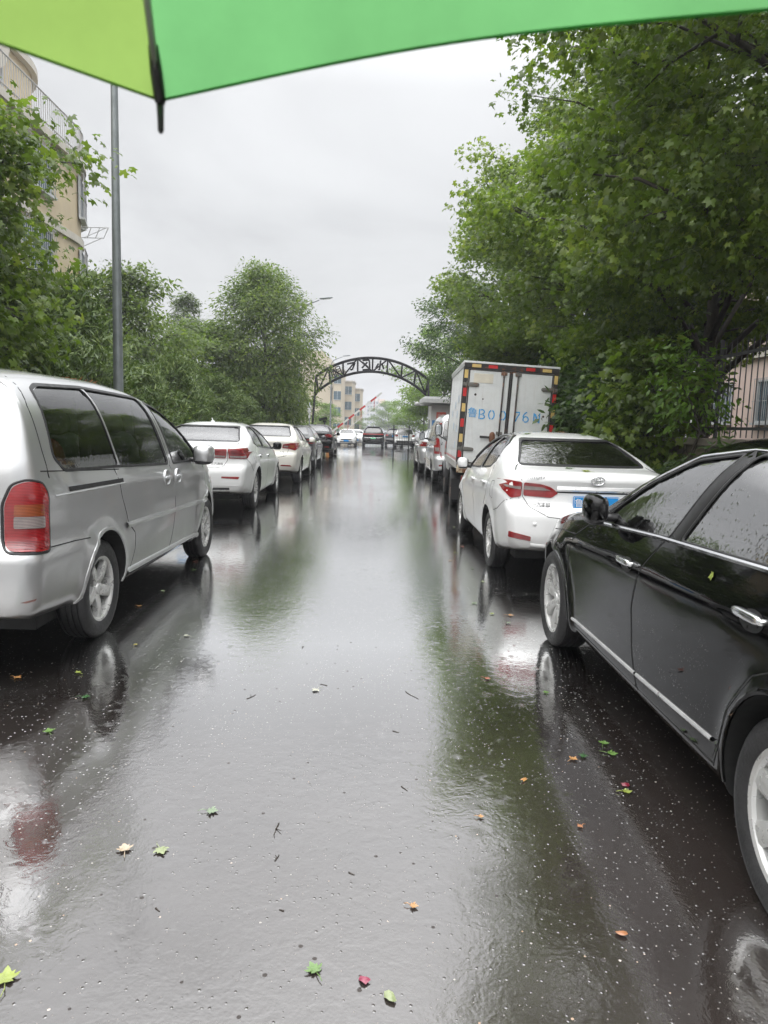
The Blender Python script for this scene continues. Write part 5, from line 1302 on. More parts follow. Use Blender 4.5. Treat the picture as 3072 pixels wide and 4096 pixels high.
def plants():
    bark = simple('wet bark', (.035, .028, .022), .6, var=.4, vscale=9, bmp=.8, bscale=30)
    maple = leaf_mat('maple leaves', (.058, .098, .016), (.118, .180, .030), (.24, .30, .06))
    dark = leaf_mat('dark leaves', (.028, .056, .018), (.055, .098, .026), (.10, .15, .04))
    bright = leaf_mat('bright leaves', (.075, .135, .020), (.14, .23, .035), (.22, .32, .05))
    mid = leaf_mat('mid leaves', (.050, .090, .016), (.112, .172, .030), (.22, .28, .06))
    conif = leaf_mat('juniper sprays', (.030, .058, .016), (.085, .135, .028), (.17, .22, .05), .5, .2)
    SL, OL, BL = star_leaf(), oval_leaf(), blade_leaf()
    A = tree_meshes(11, 10.4, 3.5, 3.7, 66000, .112, SL, maple, bark, 26, .33, 'round', .6, .19, sub=8)
    B = tree_meshes(12, 9.6, 2.9, 3.5, 60000, .112, SL, maple, bark, 24, .33, 'round', .6, .17, sub=8)
    G = 'maples along the right pavement'
    plant('maple_tree', A, (5.65, 8.6, .12), 'big leafy maple overhanging the lane, nearest of the right hand maples', 'tree', G, .4, (.98, .95, .98))
    plant('maple_tree', B, (6.15, 13.6, .12), 'tall green maple whose crown rises above the box truck doors', 'tree', G, 2.1, (1.0, 1.0, 1.03))
    plant('maple_tree', A, (6.2, 18.9, .12), 'full green maple standing beside the cab of the box truck', 'tree', G, 3.6, (.98, .98, .98))
    plant('maple_tree', B, (5.9, 24.8, .12), 'green maple beside the pale silver minivan, last of the star leaved row', 'tree', G, 5.1, (1., 1., 1.))
    C = tree_meshes(13, 8.6, 3.1, 2.9, 20000, .14, OL, dark, bark, 20, .38, 'oval', .4, .15)
    plant('evergreen_tree', C, (4.9, 35.0, .1), 'dark green dense tree beside the gate booth', 'tree', None, 1.)
    Fm = tree_meshes(14, 9.0, 2.2, 3.4, 16000, .22, OL, bright, bark, 18, .45, 'oval', .4, .15)
    plant('broadleaf_tree', Fm, (5.4, 58, -.2), 'light green tree rising beyond the right end of the iron arch', 'tree', 'trees beyond the gate', 0, 1.05)
    plant('broadleaf_tree', Fm, (4.9, 74, -.5), 'yellow green low tree above the white sport utility vehicle beyond the gate', 'tree', 'trees beyond the gate', 2, (.95, .95, .68))
    plant('broadleaf_tree', Fm, (7.8, 52, -.2), 'light green tree behind the gate booth roof', 'tree', 'trees beyond the gate', 4, (.8, .8, .62))
    plant('broadleaf_tree', Fm, (-6.6, 78, -.5), 'small light green tree under the left end of the iron arch', 'tree', 'trees beyond the gate', 1, (.8, .8, .50))
    plant('broadleaf_tree', Fm, (-5.2, 150, -1.), 'hazy tree by the far end of the street on the left', 'tree', 'trees beyond the gate', 3, (1.0, 1., .66))
    plant('broadleaf_tree', Fm, (3.2, 190, -1.5), 'pale hazy tree in front of the distant towers', 'tree', 'trees beyond the gate', 5, (1.3, 1.3, 1.05))
    # left side
    Lm = tree_meshes(21, 6.1, 1.5, 2.35, 34000, .12, SL, maple, bark, 22, .36, 'oval', .6, .15, sub=8)
    plant('maple_tree', Lm, (-6.6, 9.4, .12), 'leafy maple at the left edge behind the silver people carrier', 'tree', 'trees behind the left pavement', .0, (1.0, 1., 1.03))
    plant('maple_tree', Lm, (-8.6, 14.0, .12), 'yellow green maple behind the grey lamp post at the left', 'tree', 'trees behind the left pavement', 2.4, (.9, .9, .80))
    Mm = tree_meshes(22, 8.7, .9, 2.3, 46000, .16, oval_leaf(.36), mid, bark, 44, .36, 'oval', .9, .12, sub=8, zf=2.3)
    plant('broadleaf_tree', Mm, (-5.35, 34.5, .1), 'round mid green tree left of the arch, behind the parked white saloons', 'tree', 'trees behind the left pavement', 0, 1.0)
    Nm = tree_meshes(23, 7.0, 1.0, 2.6, 24000, .17, OL, mid, bark, 26, .40, 'round', .5, .14)
    plant('broadleaf_tree', Nm, (-9.6, 28, .1), 'loose green tree right of the grey lamp post', 'tree', 'trees behind the left pavement', 1.2, (1., 1., 1.02))
    plant('broadleaf_tree', Nm, (-8.1, 33.5, .1), 'green tree below the drooping cedar top', 'tree', 'trees behind the left pavement', 3.2, (.9, .9, .86))
    plant('broadleaf_tree', Nm, (-13.0, 33, .1), 'green tree behind the lamp post beside the beige apartment house', 'tree', 'trees behind the left pavement', 5.2, (1., 1., 1.0))
    plant('broadleaf_tree', Nm, (-7.2, 47, .0), 'bushy green tree behind the round tree by the arch', 'tree', 'trees behind the left pavement', .6, (1., 1., .9))
    D = tree_meshes(24, 9.2, 1.0, 1.9, 8000, .26, BL, conif, bark, 34, .26, 'cone', 1.2, .12, sub=5)
    plant('cedar_tree', D, (-10.6, 40.5, .1), 'drooping cedar whose thin top rises above the left trees', 'tree', None, .3, (1., 1., .95))
    J = tree_meshes(25, 3.6, .25, .85, 9000, .17, BL, conif, bark, 26, .20, 'column', -.9, .07, .3, sub=5)
    K = tree_meshes(26, 3.1, .2, 1.0, 9000, .17, BL, conif, bark, 26, .22, 'oval', -.9, .07, .3, sub=5)
    jun = [(-5.6, 11.2, 1.05, J, 'feathery juniper beside the people carrier roof and the lamp post'), (-5.5, 13.2, 1.0, K, 'feathery juniper right of the lamp post foot'), (-6.2, 15.0, 1.25, J, 'tall feathery juniper behind the roof of the silver people carrier'), (-5.5, 16.8, .95, K, 'bushy juniper behind the first white saloon'),
           (-5.3, 19.0, .9, J, 'upright juniper right behind the first white saloon roof'), (-5.6, 21.2, .95, K, 'spreading juniper left of the second white saloon'), (-5.2, 23.8, .85, J, 'narrow juniper behind the second white saloon'), (-6.8, 12.6, 1.3, J, 'tall dark juniper behind the lamp post'), (-7.0, 18.5, 1.2, K, 'wide juniper between the lamp post and the round tree'), (-5.3, 27.5, .9, K, 'low juniper at the foot of the round tree')]
    for i, (x, y, s, me, lb) in enumerate(jun): plant('juniper_shrub', me, (x, y, .12), lb, 'shrub', 'junipers behind the left pavement', i * 1.3, (s, s, s * (.9 if me is K else .95)))
    # shrubs below the right trees
    S1 = tree_meshes(31, 1.7, .15, .8, 4200, .11, OL, dark, bark, 16, .22, 'round', .3, .03, sub=4)
    S2 = tree_meshes(32, 2.6, .3, .9, 5200, .13, OL, dark, bark, 16, .24, 'oval', .4, .04, sub=4)
    S3 = tree_meshes(33, 2.9, .6, .75, 2400, .15, SL, maple, bark, 14, .24, 'oval', .5, .035, sub=4)
    sh = [(4.35, 4.2, 1.0, S1, 'low dark shrub behind the black saloon roof'), (4.2, 6.1, 1.0, S1, 'dark shrub between the black saloon and the stone wall'), (4.25, 8.0, .75, S1, 'dark shrub right of the white saloon boot'), (4.15, 9.7, .6, S1, 'low shrub in front of the stone wall cap'), (4.1, 12.6, 1.05, S2, 'leafy dark shrub behind the white saloon roof'), (4.2, 14.4, 1.1, S2, 'dark shrub hugging the right side of the box truck'),
          (4.2, 16.6, 1.1, S2, 'dark shrub beside the truck cab'), (4.0, 20.5, 1.0, S2, 'dark shrub beside the pale silver minivan'), (3.95, 26.5, 1., S2, 'dark shrub beside the silver saloon'), (5.6, 15.5, 1.35, S2, 'dark bush above the wall behind the truck'), (5.5, 20.5, 1.3, S2, 'dark bush above the wall beside the minivan')]
    for i, (x, y, s, me, lb) in enumerate(sh): plant('shrub', me, (x, y, 1.2 if x > 5 else .12), lb, 'shrub', 'shrubs along the right wall', i * 1.7, s)
    br = leaf_mat('fresh leaves', (.07, .14, .02), (.13, .24, .035), (.2, .32, .05))
    S4 = tree_meshes(34, 2.6, 1.3, .42, 700, .10, OL, br, bark, 10, .20, 'oval', .5, .03, sub=4)
    plant('sapling', S4, (4.35, 10.0, .12), 'fresh yellow green sapling in front of the iron fence at the right', 'tree', None, 0, (1., 1., 1.05))
    plant('sapling', S3, (4.2, 11.2, .12), 'thin star leaved sapling right of the box truck', 'tree', None, 0, 1.0)
    # brown dead conifer spray
    mb = MB(); rust = simple('dead spray', (.30, .11, .03), .7, var=.4, vscale=30)
    for i in range(60):
        t = i / 60; p = Vector((-4.75 + .55 * t, 10.9, 2.05 - .10 * t * t)); e = p + Vector((random.uniform(.02, .12), random.gauss(0, .06), random.gauss(-.02, .05)))
        mb.tube([p, e], [.012 * (1 - t) + .006, .003], 4)
    o = mb.build('dead_twig', rust); tag(o, 'rust brown dead conifer spray left of the lamp post', 'twig')
# ------------------------------------------------------------------ buildings and street furniture
def window_unit(parent, mb_args, M2, grille=True):
    pass
def facade_windows(parent, path, rows, mats, w=1.5, h=1.5, grille=False):
    """path: list of (x, y, nx, ny) window centres with outward normal; rows: sill heights"""
    proto = {}
    for z in rows:
        for (x, y, nx, ny, ww) in path:
            key = ww
            if key not in proto:
                f = MB(); t = .06
                for (cx, cz, dx, dz) in ((0, 0 + t / 2, ww, t), (0, h - t / 2, ww, t), (-ww / 2 + t / 2, h / 2, t, h - 2 * t - .004), (ww / 2 - t / 2, h / 2, t, h - 2 * t - .004), (0, h / 2, .05, h - 2 * t - .004)): f.box((cx, -.02, cz), (dx, .08, dz))
                f.box((0, -.10, -.045), (ww + .12, .20, .08))
                fo = f.build('window', mats['frame'], parent)
                p = MB(); p.box((0, .015, h / 2), (ww - .1, .012, h - .1)); po = p.build('pane', mats['pane'], fo)
                if grille:
                    g = MB(); n = int(ww / .13)
                    for i in range(n + 1): g.box((-ww / 2 + ww * i / n, -.16, h / 2), (.016, .016, h + .1))
                    for zz in (-.03, h / 2, h + .03): g.box((0, -.178, zz), (ww + .06, .018, .025))
                    for sx_ in (-ww / 2, ww / 2): g.box((sx_, -.09, h + .03), (.018, .16, .018))
                    g.build('window_grille', mats['grille'], fo)
                proto[key] = fo; o = fo
            else: o = copy_tree(proto[key], parent)
            o.location = (x, y, z); o.rotation_euler = (0, 0, math.atan2(nx, -ny))
    return proto
def buildings():
    cream = simple('cream render', (.52, .43, .29), .6, var=.10, vscale=.8, bmp=.15, bscale=18)
    slab = simple('pale slab', (.50, .47, .41), .55, var=.1, vscale=2)
    fr = simple('window frame', (.45, .47, .48), .4, var=.1); pane = simple('window pane', (.05, .10, .13), .06, var=.4, vscale=1.5)
    steel = simple('painted steel', (.40, .40, .40), .45); dsteel = simple('dark steel', (.05, .05, .055), .5)
    mats = dict(frame=fr, pane=pane, grille=steel)
    # beige apartment house, left: rounded street corner
    X, Yc, r = -11.2, 27.4, 3.2
    def outline_pts(o=0., y0=4.):
        pts = [(X + o, y0)] + [(X - r + (r + o) * math.cos(a), Yc + (r + o) * math.sin(a)) for a in np.linspace(0, PI / 2, 13)] + [(X - 12, Yc + r + o)]
        return pts
    root = empty('apartment_building', (0, 0, 0)); tag(root, 'beige apartment house with a rounded corner, barred windows and a railed roof terrace', 'building')
    mb = MB(); mb.prism(outline_pts(0) + [(X - 12, 4.)], 0, 10.65, 'Z'); mb.build('wall', cream, root)
    for z in (2.65, 5.3, 7.95, 10.7):
        mb = MB(); mb.prism(outline_pts(.22 if z > 10 else .10) + [(X - 11.9, 4.1)], z - .14, z + .12, 'Z'); mb.build('floor_band', slab, root)
    mb = MB(); mb.prism([(x - 1.3, y - .9) for x, y in outline_pts(0, 5.)] + [(X - 13.2, 4.2)], 10.75, 13.5, 'Z'); mb.build('roof_storey', cream, root)
    pth = [(x - 1.3, y - .9) for x, y in outline_pts(.2, 5.)]
    mb = MB(); mb.prism(pth + [(X - 13.2, 4.2)], 13.5, 13.75, 'Z')
    for i, yy in enumerate((14., 19., 24.)):
        mb.lathe([(.0001, 0), (1.3, 0), (1.3, .35), (.0001, .35)], 24, 'X', (X - 1.45, yy, 13.6), False)
    mb.build('roof', slab, root)
    pl = resample([Vector((x, y)) for x, y in outline_pts(.12, 8.)][:-1], .16)
    mb = MB()
    for p in pl: mb.box((p[0], p[1], 11.35), (.022, .022, 1.1))
    for zz in (11.87, 11.0): mb.tube([(p[0], p[1], zz) for p in pl], .028, 6)
    mb.build('terrace_railing', steel, root)
    win = [(X + .01, y, 1, 0, 2.2) for y in (11, 14.4, 17.8, 21.2, 24.4)] + [(X - r + (r + .01) * math.cos(a), Yc + (r + .01) * math.sin(a), math.cos(a), math.sin(a), 1.25) for a in (.30, .78, 1.26)]
    facade_windows(root, win, (.85, 3.5, 6.15, 8.8), mats, h=1.5, grille=True)
    facade_windows(root, [(X - 1.28, y, 1, 0, 2.0) for y in (14, 19, 24)], (11.3,), mats, h=1.6)
    for i, (a, z) in enumerate(((.35, 5.9), (.45, 8.5))):   # drying racks
        mb = MB(); cx, cy = X - r + r * math.cos(a) , Yc + r * math.sin(a); n_ = Vector((math.cos(a), math.sin(a), 0)); t_ = Vector((-n_.y, n_.x, 0)); c0 = Vector((cx, cy, z))
        for s_ in (-.9, .9): mb.tube([c0 + t_ * s_, c0 + t_ * s_ + n_ * .9 + Vector((0, 0, .1))], .018, 5); mb.tube([c0 + t_ * s_ + Vector((0, 0, -.4)), c0 + t_ * s_ + n_ * .85 + Vector((0, 0, .1))], .014, 5)
        for q in (.3, .6, .9): mb.tube([c0 + t_ * -.9 + n_ * q + Vector((0, 0, .1 * q)), c0 + t_ * .9 + n_ * q + Vector((0, 0, .1 * q))], .012, 5)
        mb.build('drying_rack', steel, root)
    # pink house, right, seen through the trees
    pink = simple('pink render', (.66, .52, .46), .6, var=.10, vscale=.9, bmp=.15, bscale=18)
    root = empty('apartment_building', (0, 0, 0)); tag(root, 'pale pink house wall with barred windows behind the right trees', 'building')
    mb = MB(); mb.box((18.6, 16, 5), (10, 30, 10)); mb.build('wall', pink, root)
    for z in (4.4, 7.4):
        mb = MB(); mb.box((13.53, 16, z), (.16, 30, .22)); mb.build('floor_band', slab, root)
    facade_windows(root, [(13.59, y, -1, 0, 1.7) for y in (4, 7.5, 11, 14.5, 18, 21.5, 25, 28.5)], (2.0, 5.3, 8.0), mats, h=1.5, grille=True)
    mb = MB(); mb.box((18.6, 16, 10.2), (10.8, 30.8, .4)); mb.build('roof', slab, root)
    # stone wall and iron fence, right
    stone, nt, b = newmat('rough stone'); co = objco(nt)
    v = N(nt, 'ShaderNodeTexVoronoi', i_Scale=3.2, feature='DISTANCE_TO_EDGE'); L(nt, co, v.inputs[0])
    v2 = N(nt, 'ShaderNodeTexVoronoi', i_Scale=3.2); L(nt, co, v2.inputs[0])
    hs = N(nt, 'ShaderNodeSeparateColor'); L(nt, v2.outputs['Color'], hs.inputs[0])
    cc = ramp(nt, hs.outputs[0], [(0., (.10, .085, .07)), (.5, (.16, .13, .10)), (1., (.20, .17, .14))])
    mo = ramp(nt, v.outputs['Distance'], [(.0, 0.), (.06, 1.)])
    mx = N(nt, 'ShaderNodeMix', data_type='RGBA'); L(nt, mo, mx.inputs[0]); mx.inputs[6].default_value = (.05, .045, .04, 1); L(nt, cc, mx.inputs[7]); L(nt, mx.outputs[2], b.inputs['Base Color']); b.inputs['Roughness'].default_value = .5
    bump(nt, mo, .8, .03, b)
    root = empty('stone_wall', (4.75, 17, 0)); tag(root, 'rough stone retaining wall with a flat cap behind the right shrubs', 'wall')
    mb = MB(); mb.box((0, 0, .68), (.45, 42, 1.36)); mb.build('wall_face', stone, root)
    mb = MB()
    for i in range(28): mb.box((-.02, -20.25 + i * 1.5, 1.41), (.58, 1.49, .10), None, .012)
    mb.build('wall_cap', simple('cap stone', (.15, .13, .11), .45, var=.3, vscale=4, bmp=.3), root)
    strip_sheet('raised_bed', 4.98, 13.5, -4, 38, 1.30, bpy.data.materials['wet soil'])
    root = empty('iron_fence', (4.85, 17, 1.46)); tag(root, 'black iron bar fence standing on the stone wall under the right trees', 'fence')
    for i in range(17): mb = MB(); mb.box((0, -19.2 + i * 2.5, .68), (.045, .045, 1.40), None, .006); mb.build('fence_post', dsteel, root)
    mb = MB()
    for i in range(270):
        y = -20 + i * .148
        mb.tube([(0, y, .02), (0, y, 1.26), (0, y, 1.36)], [.009, .009, .001], 4)
    mb.build('fence_bars', dsteel, root)
    mb = MB()
    for z in (.14, 1.14): mb.box((0, 0, z), (.03, 40, .04))
    mb.build('fence_rail', dsteel, root)
    # far buildings
    root = empty('apartment_building', (0, 0, 0)); tag(root, 'distant cream apartment block with stacked bay windows below the arch', 'building')
    Y0 = 132
    far = simple('far cream render', (.50, .44, .33), .6, var=.06, vscale=.4)
    mb = MB(); mb.box((-13.2, Y0 + 8, 6), (9.8, 14, 14)); mb.prism([(-18.1, 13), (-8.3, 13), (-10.2, 14.6), (-16, 14.6)], Y0 + 1, Y0 + 15, 'Y'); mb.build('wall', far, root)
    for i, (x, hh, yy) in enumerate(((-7.2, 11.2, Y0 + 1.5), (-5.5, 9.6, Y0 + 9), (-4.1, 8.6, Y0 + 17))):
        mb = MB(); mb.prism([(x - 1.1, yy), (x - .7, yy - 1.1), (x + .7, yy - 1.1), (x + 1.1, yy), (x + 1.1, yy + 8), (x - 1.1, yy + 8)], -1.5, hh, 'Z'); mb.build('bay', far, root)
        rows = np.arange(hh - 2.4, -1, -2.9)
        for z in rows:
            w_ = MB(); w_.box((x, yy - 1.12, z + .8), (1.3, .06, 1.5)); w_ = w_.build('window', pane, root)
            f = MB(); f.box((x, yy - 1.16, z + .8), (.06, .05, 1.5)); f.box((x, yy - 1.16, z + .02), (1.4, .12, .08)); f.build('window_frame', fr, w_)
        for z in rows:
            a = MB(); a.box((x - 1.15, yy - .75, z - .5), (.5, .45, .5), None, .03); a.build('air_conditioner', slab, root)
        mb = MB(); mb.prism([(x - 1.25, yy - .05), (x - .8, yy - 1.3), (x + .8, yy - 1.3), (x + 1.25, yy - .05), (x + 1.25, yy + 8.1), (x - 1.25, yy + 8.1)], hh, hh + .25, 'Z'); mb.build('roof', slab, root)
    for i, (x, w_, hh, Y, lb, hip) in enumerate(((-3.0, 9, 27, 560, 'far grey tower block fading in the haze, left of the brown roofed one', False), (4.2, 9.5, 28, 640, 'far tower block with a brown hipped roof fading in the haze', True))):
        root = empty('tower_block', (x, Y, -7)); tag(root, lb, 'building', 'distant towers')
        mb = MB(); mb.box((0, 0, hh / 2), (w_, 10, hh)); mb.build('wall', simple('far grey render' + str(i), (.42, .42, .43), .6, var=.05), root)
        for k in range(4):
            mb = MB()
            for z in np.arange(1.5, hh - 1, 3.): mb.box((-w_ / 2 + w_ * (k + .5) / 4, -5.03, z), (1.3, .08, 1.5))
            mb.build('window_column', pane, root)
        mb = MB()
        if hip: mb.add([(-w_ / 2 - .6, -5.6, hh), (w_ / 2 + .6, -5.6, hh), (w_ / 2 + .6, 5.6, hh), (-w_ / 2 - .6, 5.6, hh), (-w_ / 4, 0, hh + 3.4), (w_ / 4, 0, hh + 3.4)], [(0, 1, 5, 4), (1, 2, 5), (2, 3, 4, 5), (3, 0, 4), (3, 2, 1, 0)]); mb.build('roof', simple('brown roof', (.30, .17, .11), .7), root)
        else: mb.box((0, 0, hh + .6), (w_ * .5, 5, 1.2)); mb.build('roof', slab, root)
def lamp_post(x, y, label, H=7.6):
    g = ground_z(y); st = bpy.data.materials.get('galvanised steel') or simple('galvanised steel', (.20, .22, .225), .45, .5, var=.15, vscale=5)
    root = empty('street_lamp', (x, y, g + .12)); tag(root, label, 'street lamp', 'street lamps along the left pavement')
    mb = MB(); n = 10; mb.tube([(0, 0, H * .92 * i / n) for i in range(n + 1)], [.088 - .038 * i / n for i in range(n + 1)], 14); mb.lathe([(.0001, 0), (.19, 0), (.19, .02), (.10, .05), (.0001, .05)], 16, 'Z', closed=False); mb.build('pole', st, root, True, 40)
    mb = MB(); a = [(0, 0, H * .92), (.03, 0, H * .955), (.18, 0, H * .985), (.5, 0, H * 1.005), (1.0, 0, H * 1.03)]; mb.tube(a, [.05, .045, .04, .035, .03], 10); mb.build('arm', st, root, True)
    mb = MB(); mb.ellipsoid((1.35, 0, H * 1.045), (.36, .11, .05), 14, 8, 2.6, Matrix.Rotation(R(-7), 3, 'Y')); o = mb.build('lamp_head', st, root, True)
    mb = MB(); mb.box((1.37, 0, H * 1.045 - .045), (.44, .14, .012), Matrix.Rotation(R(-7), 3, 'Y')); mb.build('lamp_glass', M['head'], o)
    return root
def gate():
    dsteel = bpy.data.materials['dark steel']; blk = simple('black painted steel', (.006, .006, .007), .6, var=.2, spec=.2)
    Y = 45.0; gz = ground_z(Y); cx = -.32
    root = empty('gate_arch', (cx, Y, gz)); tag(root, 'black iron truss arch with cut out lettering spanning the street', 'arch')
    Ro, zo, Ri, zi = 5.55, .18, 4.92, -.02
    def po(a): return Vector((Ro * math.sin(a), 0, zo + Ro * math.cos(a)))
    def pi_(a): return Vector((Ri * math.sin(a), 0, zi + Ri * math.cos(a)))
    am = math.asin(3.45 / Ro)
    def tubes(nm, d):
        mb = MB(); aa = np.linspace(-am, am, 33)
        for dy in (-d, d):
            mb.tube([po(a) + Vector((0, dy, 0)) for a in aa], .075, 6); mb.tube([pi_(a * 1.10) + Vector((0, dy, 0)) for a in aa], .075, 6)
        return mb.build(nm, blk, root, True)
    tubes('chord', .16)
    mb = MB(); nn = 8
    A_ = [(-am + 2 * am * i / nn) for i in range(nn + 1)]
    for i, a in enumerate(A_):
        for dy in (-.16, .16): mb.tube([po(a) + Vector((0, dy, 0)), pi_(a * 1.10) + Vector((0, dy, 0))], .052, 5)
        mb.tube([po(a) + Vector((0, -.16, 0)), po(a) + Vector((0, .16, 0))], .02, 5); mb.tube([pi_(a * 1.1) + Vector((0, -.16, 0)), pi_(a * 1.1) + Vector((0, .16, 0))], .02, 5)
        if i < nn:
            b_ = A_[i + 1]
            up = i in (1, 2, 4) 
            p, q = (pi_(a * 1.1), po(b_)) if (i in (0, 2, 4, 6)) else (po(a), pi_(b_ * 1.1))
            mb.tube([p + Vector((0, -.16, 0)), q + Vector((0, -.16, 0))], .05, 5)
    mb.build('lattice', blk, root, True)
    # netting behind the letters: thin wires
    mb = MB()
    for a in np.linspace(-am, am, 90): mb.tube([po(a) + Vector((0, .1, 0)), pi_(a * 1.1) + Vector((0, .1, 0))], .0035, 3, False)
    for f in np.linspace(.1, .9, 8): mb.tube([po(a).lerp(pi_(a * 1.1), f) + Vector((0, .1, 0)) for a in np.linspace(-am, am, 33)], .0035, 3, False)
    mb.build('wire_mesh', dsteel, root)
    # letters cut from flat bar, mirrored because the arch is seen from inside
    def glyph(nm, a, strokes, s=.30):
        mb = MB(); c = po(a).lerp(pi_(a * 1.1), .5); e = Vector((math.cos(a), 0, -math.sin(a))); n_ = Vector((math.sin(a), 0, math.cos(a)))
        for st in strokes:
            p0, p1 = (c + e * st[0] * s + n_ * st[1] * s, c + e * st[2] * s + n_ * st[3] * s); d = (p1 - p0); L_ = d.length; an = math.atan2(d.z, d.x)
            mb.box(tuple((p0 + p1) / 2 + Vector((0, .04, 0))), (L_, .03, .10 if len(st) < 5 else st[4]), Matrix.Rotation(-an, 3, 'Y'))
        mb.build(nm, blk, root)
    glyph('letter', (A_[1] + A_[2]) / 2, [(-1, .8, -.2, .8, .05), (-1, .3, -.2, .3, .05), (-1, -.3, -.2, -.3, .05), (-1, -.9, -.2, -.9, .05), (-1, .8, -1, -.9, .06), (-.6, .8, -.6, -.9, .05), (-.2, .8, -.2, -.9, .06), (.1, .9, 1, .9, .05), (.1, .4, 1, .4, .05), (.1, -.1, 1, -.1, .05), (.1, .9, .1, -.9, .06), (1, .9, 1, -.9, .06), (.1, -.6, 1, -.6, .05)])
    glyph('letter', (A_[2] + A_[3]) / 2 + .02, [(-.9, .75, .8, .75), (.7, .6, -.1, -.6), (-.1, -.6, -.5, -.45)])
    glyph('letter', (A_[3] + A_[4]) / 2, [(-.5, .95, .95, .95), (.9, .95, .9, -.95), (.9, -.95, -.6, -.95), (-.7, -.6, .5, .55), (-.5, .6, .6, -.5)])
    glyph('letter', (A_[4] + A_[5]) / 2, [(.0, 1., .0, -.95), (-.35, .35, -.85, -.65), (.35, .4, .85, -.7), (.0, -.95, -.25, -.75)])
    for sg in (-1, 1):
        mb = MB()
        for dy in (-.16, .16):
            p = po(sg * am); q = pi_(sg * am * 1.1)
            mb.tube([p + Vector((0, dy, 0)), (p.x + sg * .18, dy, 1.5), (p.x + sg * .2, dy, 0)], .06, 6)
            mb.tube([q + Vector((0, dy, 0)), (p.x + sg * .18, dy, q.z - .5)], .045, 6)
        mb.build('arch_leg', blk, root, True)
    # barrier
    root = empty('barrier', (-2.75, 45.5, gz)); tag(root, 'raised red and white barrier boom with hanging pickets under the arch', 'barrier')
    wt, rd = simple('barrier white', (.68, .68, .66), .4, var=.08), simple('barrier red', (.50, .03, .03), .4, var=.15)
    mb = MB(); mb.box((-.15, 0, .55), (.38, .38, 1.05), None, .03); mb.build('cabinet', simple('barrier orange', (.55, .22, .04), .4), root)
    p0, p1 = Vector((0, 0, 1.15)), Vector((3.05, 0, 3.66)); mb = MB(); n = 9
    ang = math.atan2(p1.z - p0.z, p1.x - p0.x)
    for i in range(n):
        mb.mi = i % 2; a, b_ = p0.lerp(p1, i / n), p0.lerp(p1, (i + 1) / n); mb.box(tuple((a + b_) / 2), ((b_ - a).length, .06, .11), Matrix.Rotation(-ang, 3, 'Y'))
    mb.build('boom', [wt, rd], root)
    mb = MB(); q0, q1 = p0 + Vector((.28, 0, -.38)), p1 + Vector((-.10, 0, -.62)); mb.tube([q0, q1], .024, 6); mb.build('lower_boom', wt, root)
    for i in range(11):
        mb = MB(); f = (i + .7) / 11.4; a = p0.lerp(p1, f); x = a.x; zz = q0.z + (q1.z - q0.z) * ((x - q0.x) / (q1.x - q0.x)); mb.box((x, 0, (a.z + zz) / 2 - .05), (.03, .03, a.z - zz + .05)); mb.build('picket', wt if i % 3 else rd, root)
    # lane divider: two black posts with a picket panel
    def solve(px, py):
        return None
    Yd = 52.0; gd = ground_z(Yd)
    root = empty('lane_divider', (1.83, Yd, gd)); tag(root, 'black iron picket divider between two posts, behind which the white off-roader stands', 'fence')
    for x in (-.55, .55):
        mb = MB(); mb.box((x, 0, .88), (.085, .085, 1.76), None, .01); mb.box((x, 0, .03), (.2, .2, .06)); mb.build('post', blk, root)
    mb = MB()
    for i in range(9): mb.box((-.48 + .12 * i, 0, .66), (.024, .024, .90))
    for z in (.24, 1.10): mb.box((0, 0, z), (1.04, .04, .04))
    mb.build('picket_panel', blk, root)
    # booth
    root = empty('gate_booth', (4.35, 43.0, gz)); tag(root, 'white gate booth with a flat canopy roof and a red and a blue notice', 'booth')
    bw = simple('booth panel', (.60, .61, .61), .4, var=.08, vscale=2)
    mb = MB(); mb.box((0, 0, 1.45), (2.4, 2.4, 2.9), None, .03); mb.build('wall', bw, root)
    mb = MB(); mb.box((-.15, -.2, 3.12), (3.2, 3.4, .28), None, .03); mb.box((-.15, -.2, 3.30), (2.9, 3.1, .10)); mb.build('roof', simple('booth roof', (.42, .43, .43), .4), root)
    for (yy, xx, w_) in ((-1.215, .3, 1.2),): mb = MB(); mb.box((xx, yy, 1.55), (w_, .03, 1.0)); mb.build('window', pane_m(), root)
    mb = MB(); mb.box((-1.215, .2, 1.55), (.03, 1.2, 1.0)); mb.build('window', pane_m(), root)
    mb = MB(); mb.box((-.62, -1.225, 2.28), (.55, .03, .42)); o = mb.build('red_notice', simple('notice red', (.62, .09, .05), .4, var=.05), root)
    v, f = text_mesh('出口', .22); q = MB(); q.add([(p[0] - .62, -1.243, p[1] + 2.28) for p in v], f); q.build('notice_lettering', M['white'], o)
    mb = MB(); mb.box((-.90, -1.225, 1.86), (.46, .03, .32)); mb.build('blue_notice', simple('notice blue', (.06, .22, .50), .4, var=.05), root)
    mb = MB(); mb.tube([(-1.2, -1.3, 2.86), (-2.0, -1.3, 2.86)], .035, 6); mb.ellipsoid((-2.05, -1.3, 2.92), (.13, .12, .12), 10, 8, 3); mb.build('floodlight', simple('lamp grey', (.4, .4, .4), .4), root, True)
    # camera post and meter box by the barrier
    root = empty('gate_camera', (-3.15, 44.4, gz)); tag(root, 'black plate camera on a short post above the last black saloon on the left', 'camera')
    mb = MB(); mb.tube([(0, 0, 0), (0, 0, 1.75)], .05, 8); mb.build('post', blk, root, True)
    mb = MB(); mb.box((-.10, -.05, 1.92), (.50, .26, .16), Matrix.Rotation(R(-14), 3, 'Y'), .03); mb.box((.16, .02, 1.86), (.42, .4, .03), Matrix.Rotation(R(24), 3, 'Y')); mb.box((0, 0, 1.78), (.22, .2, .12), None, .02); mb.build('camera_head', blk, root)
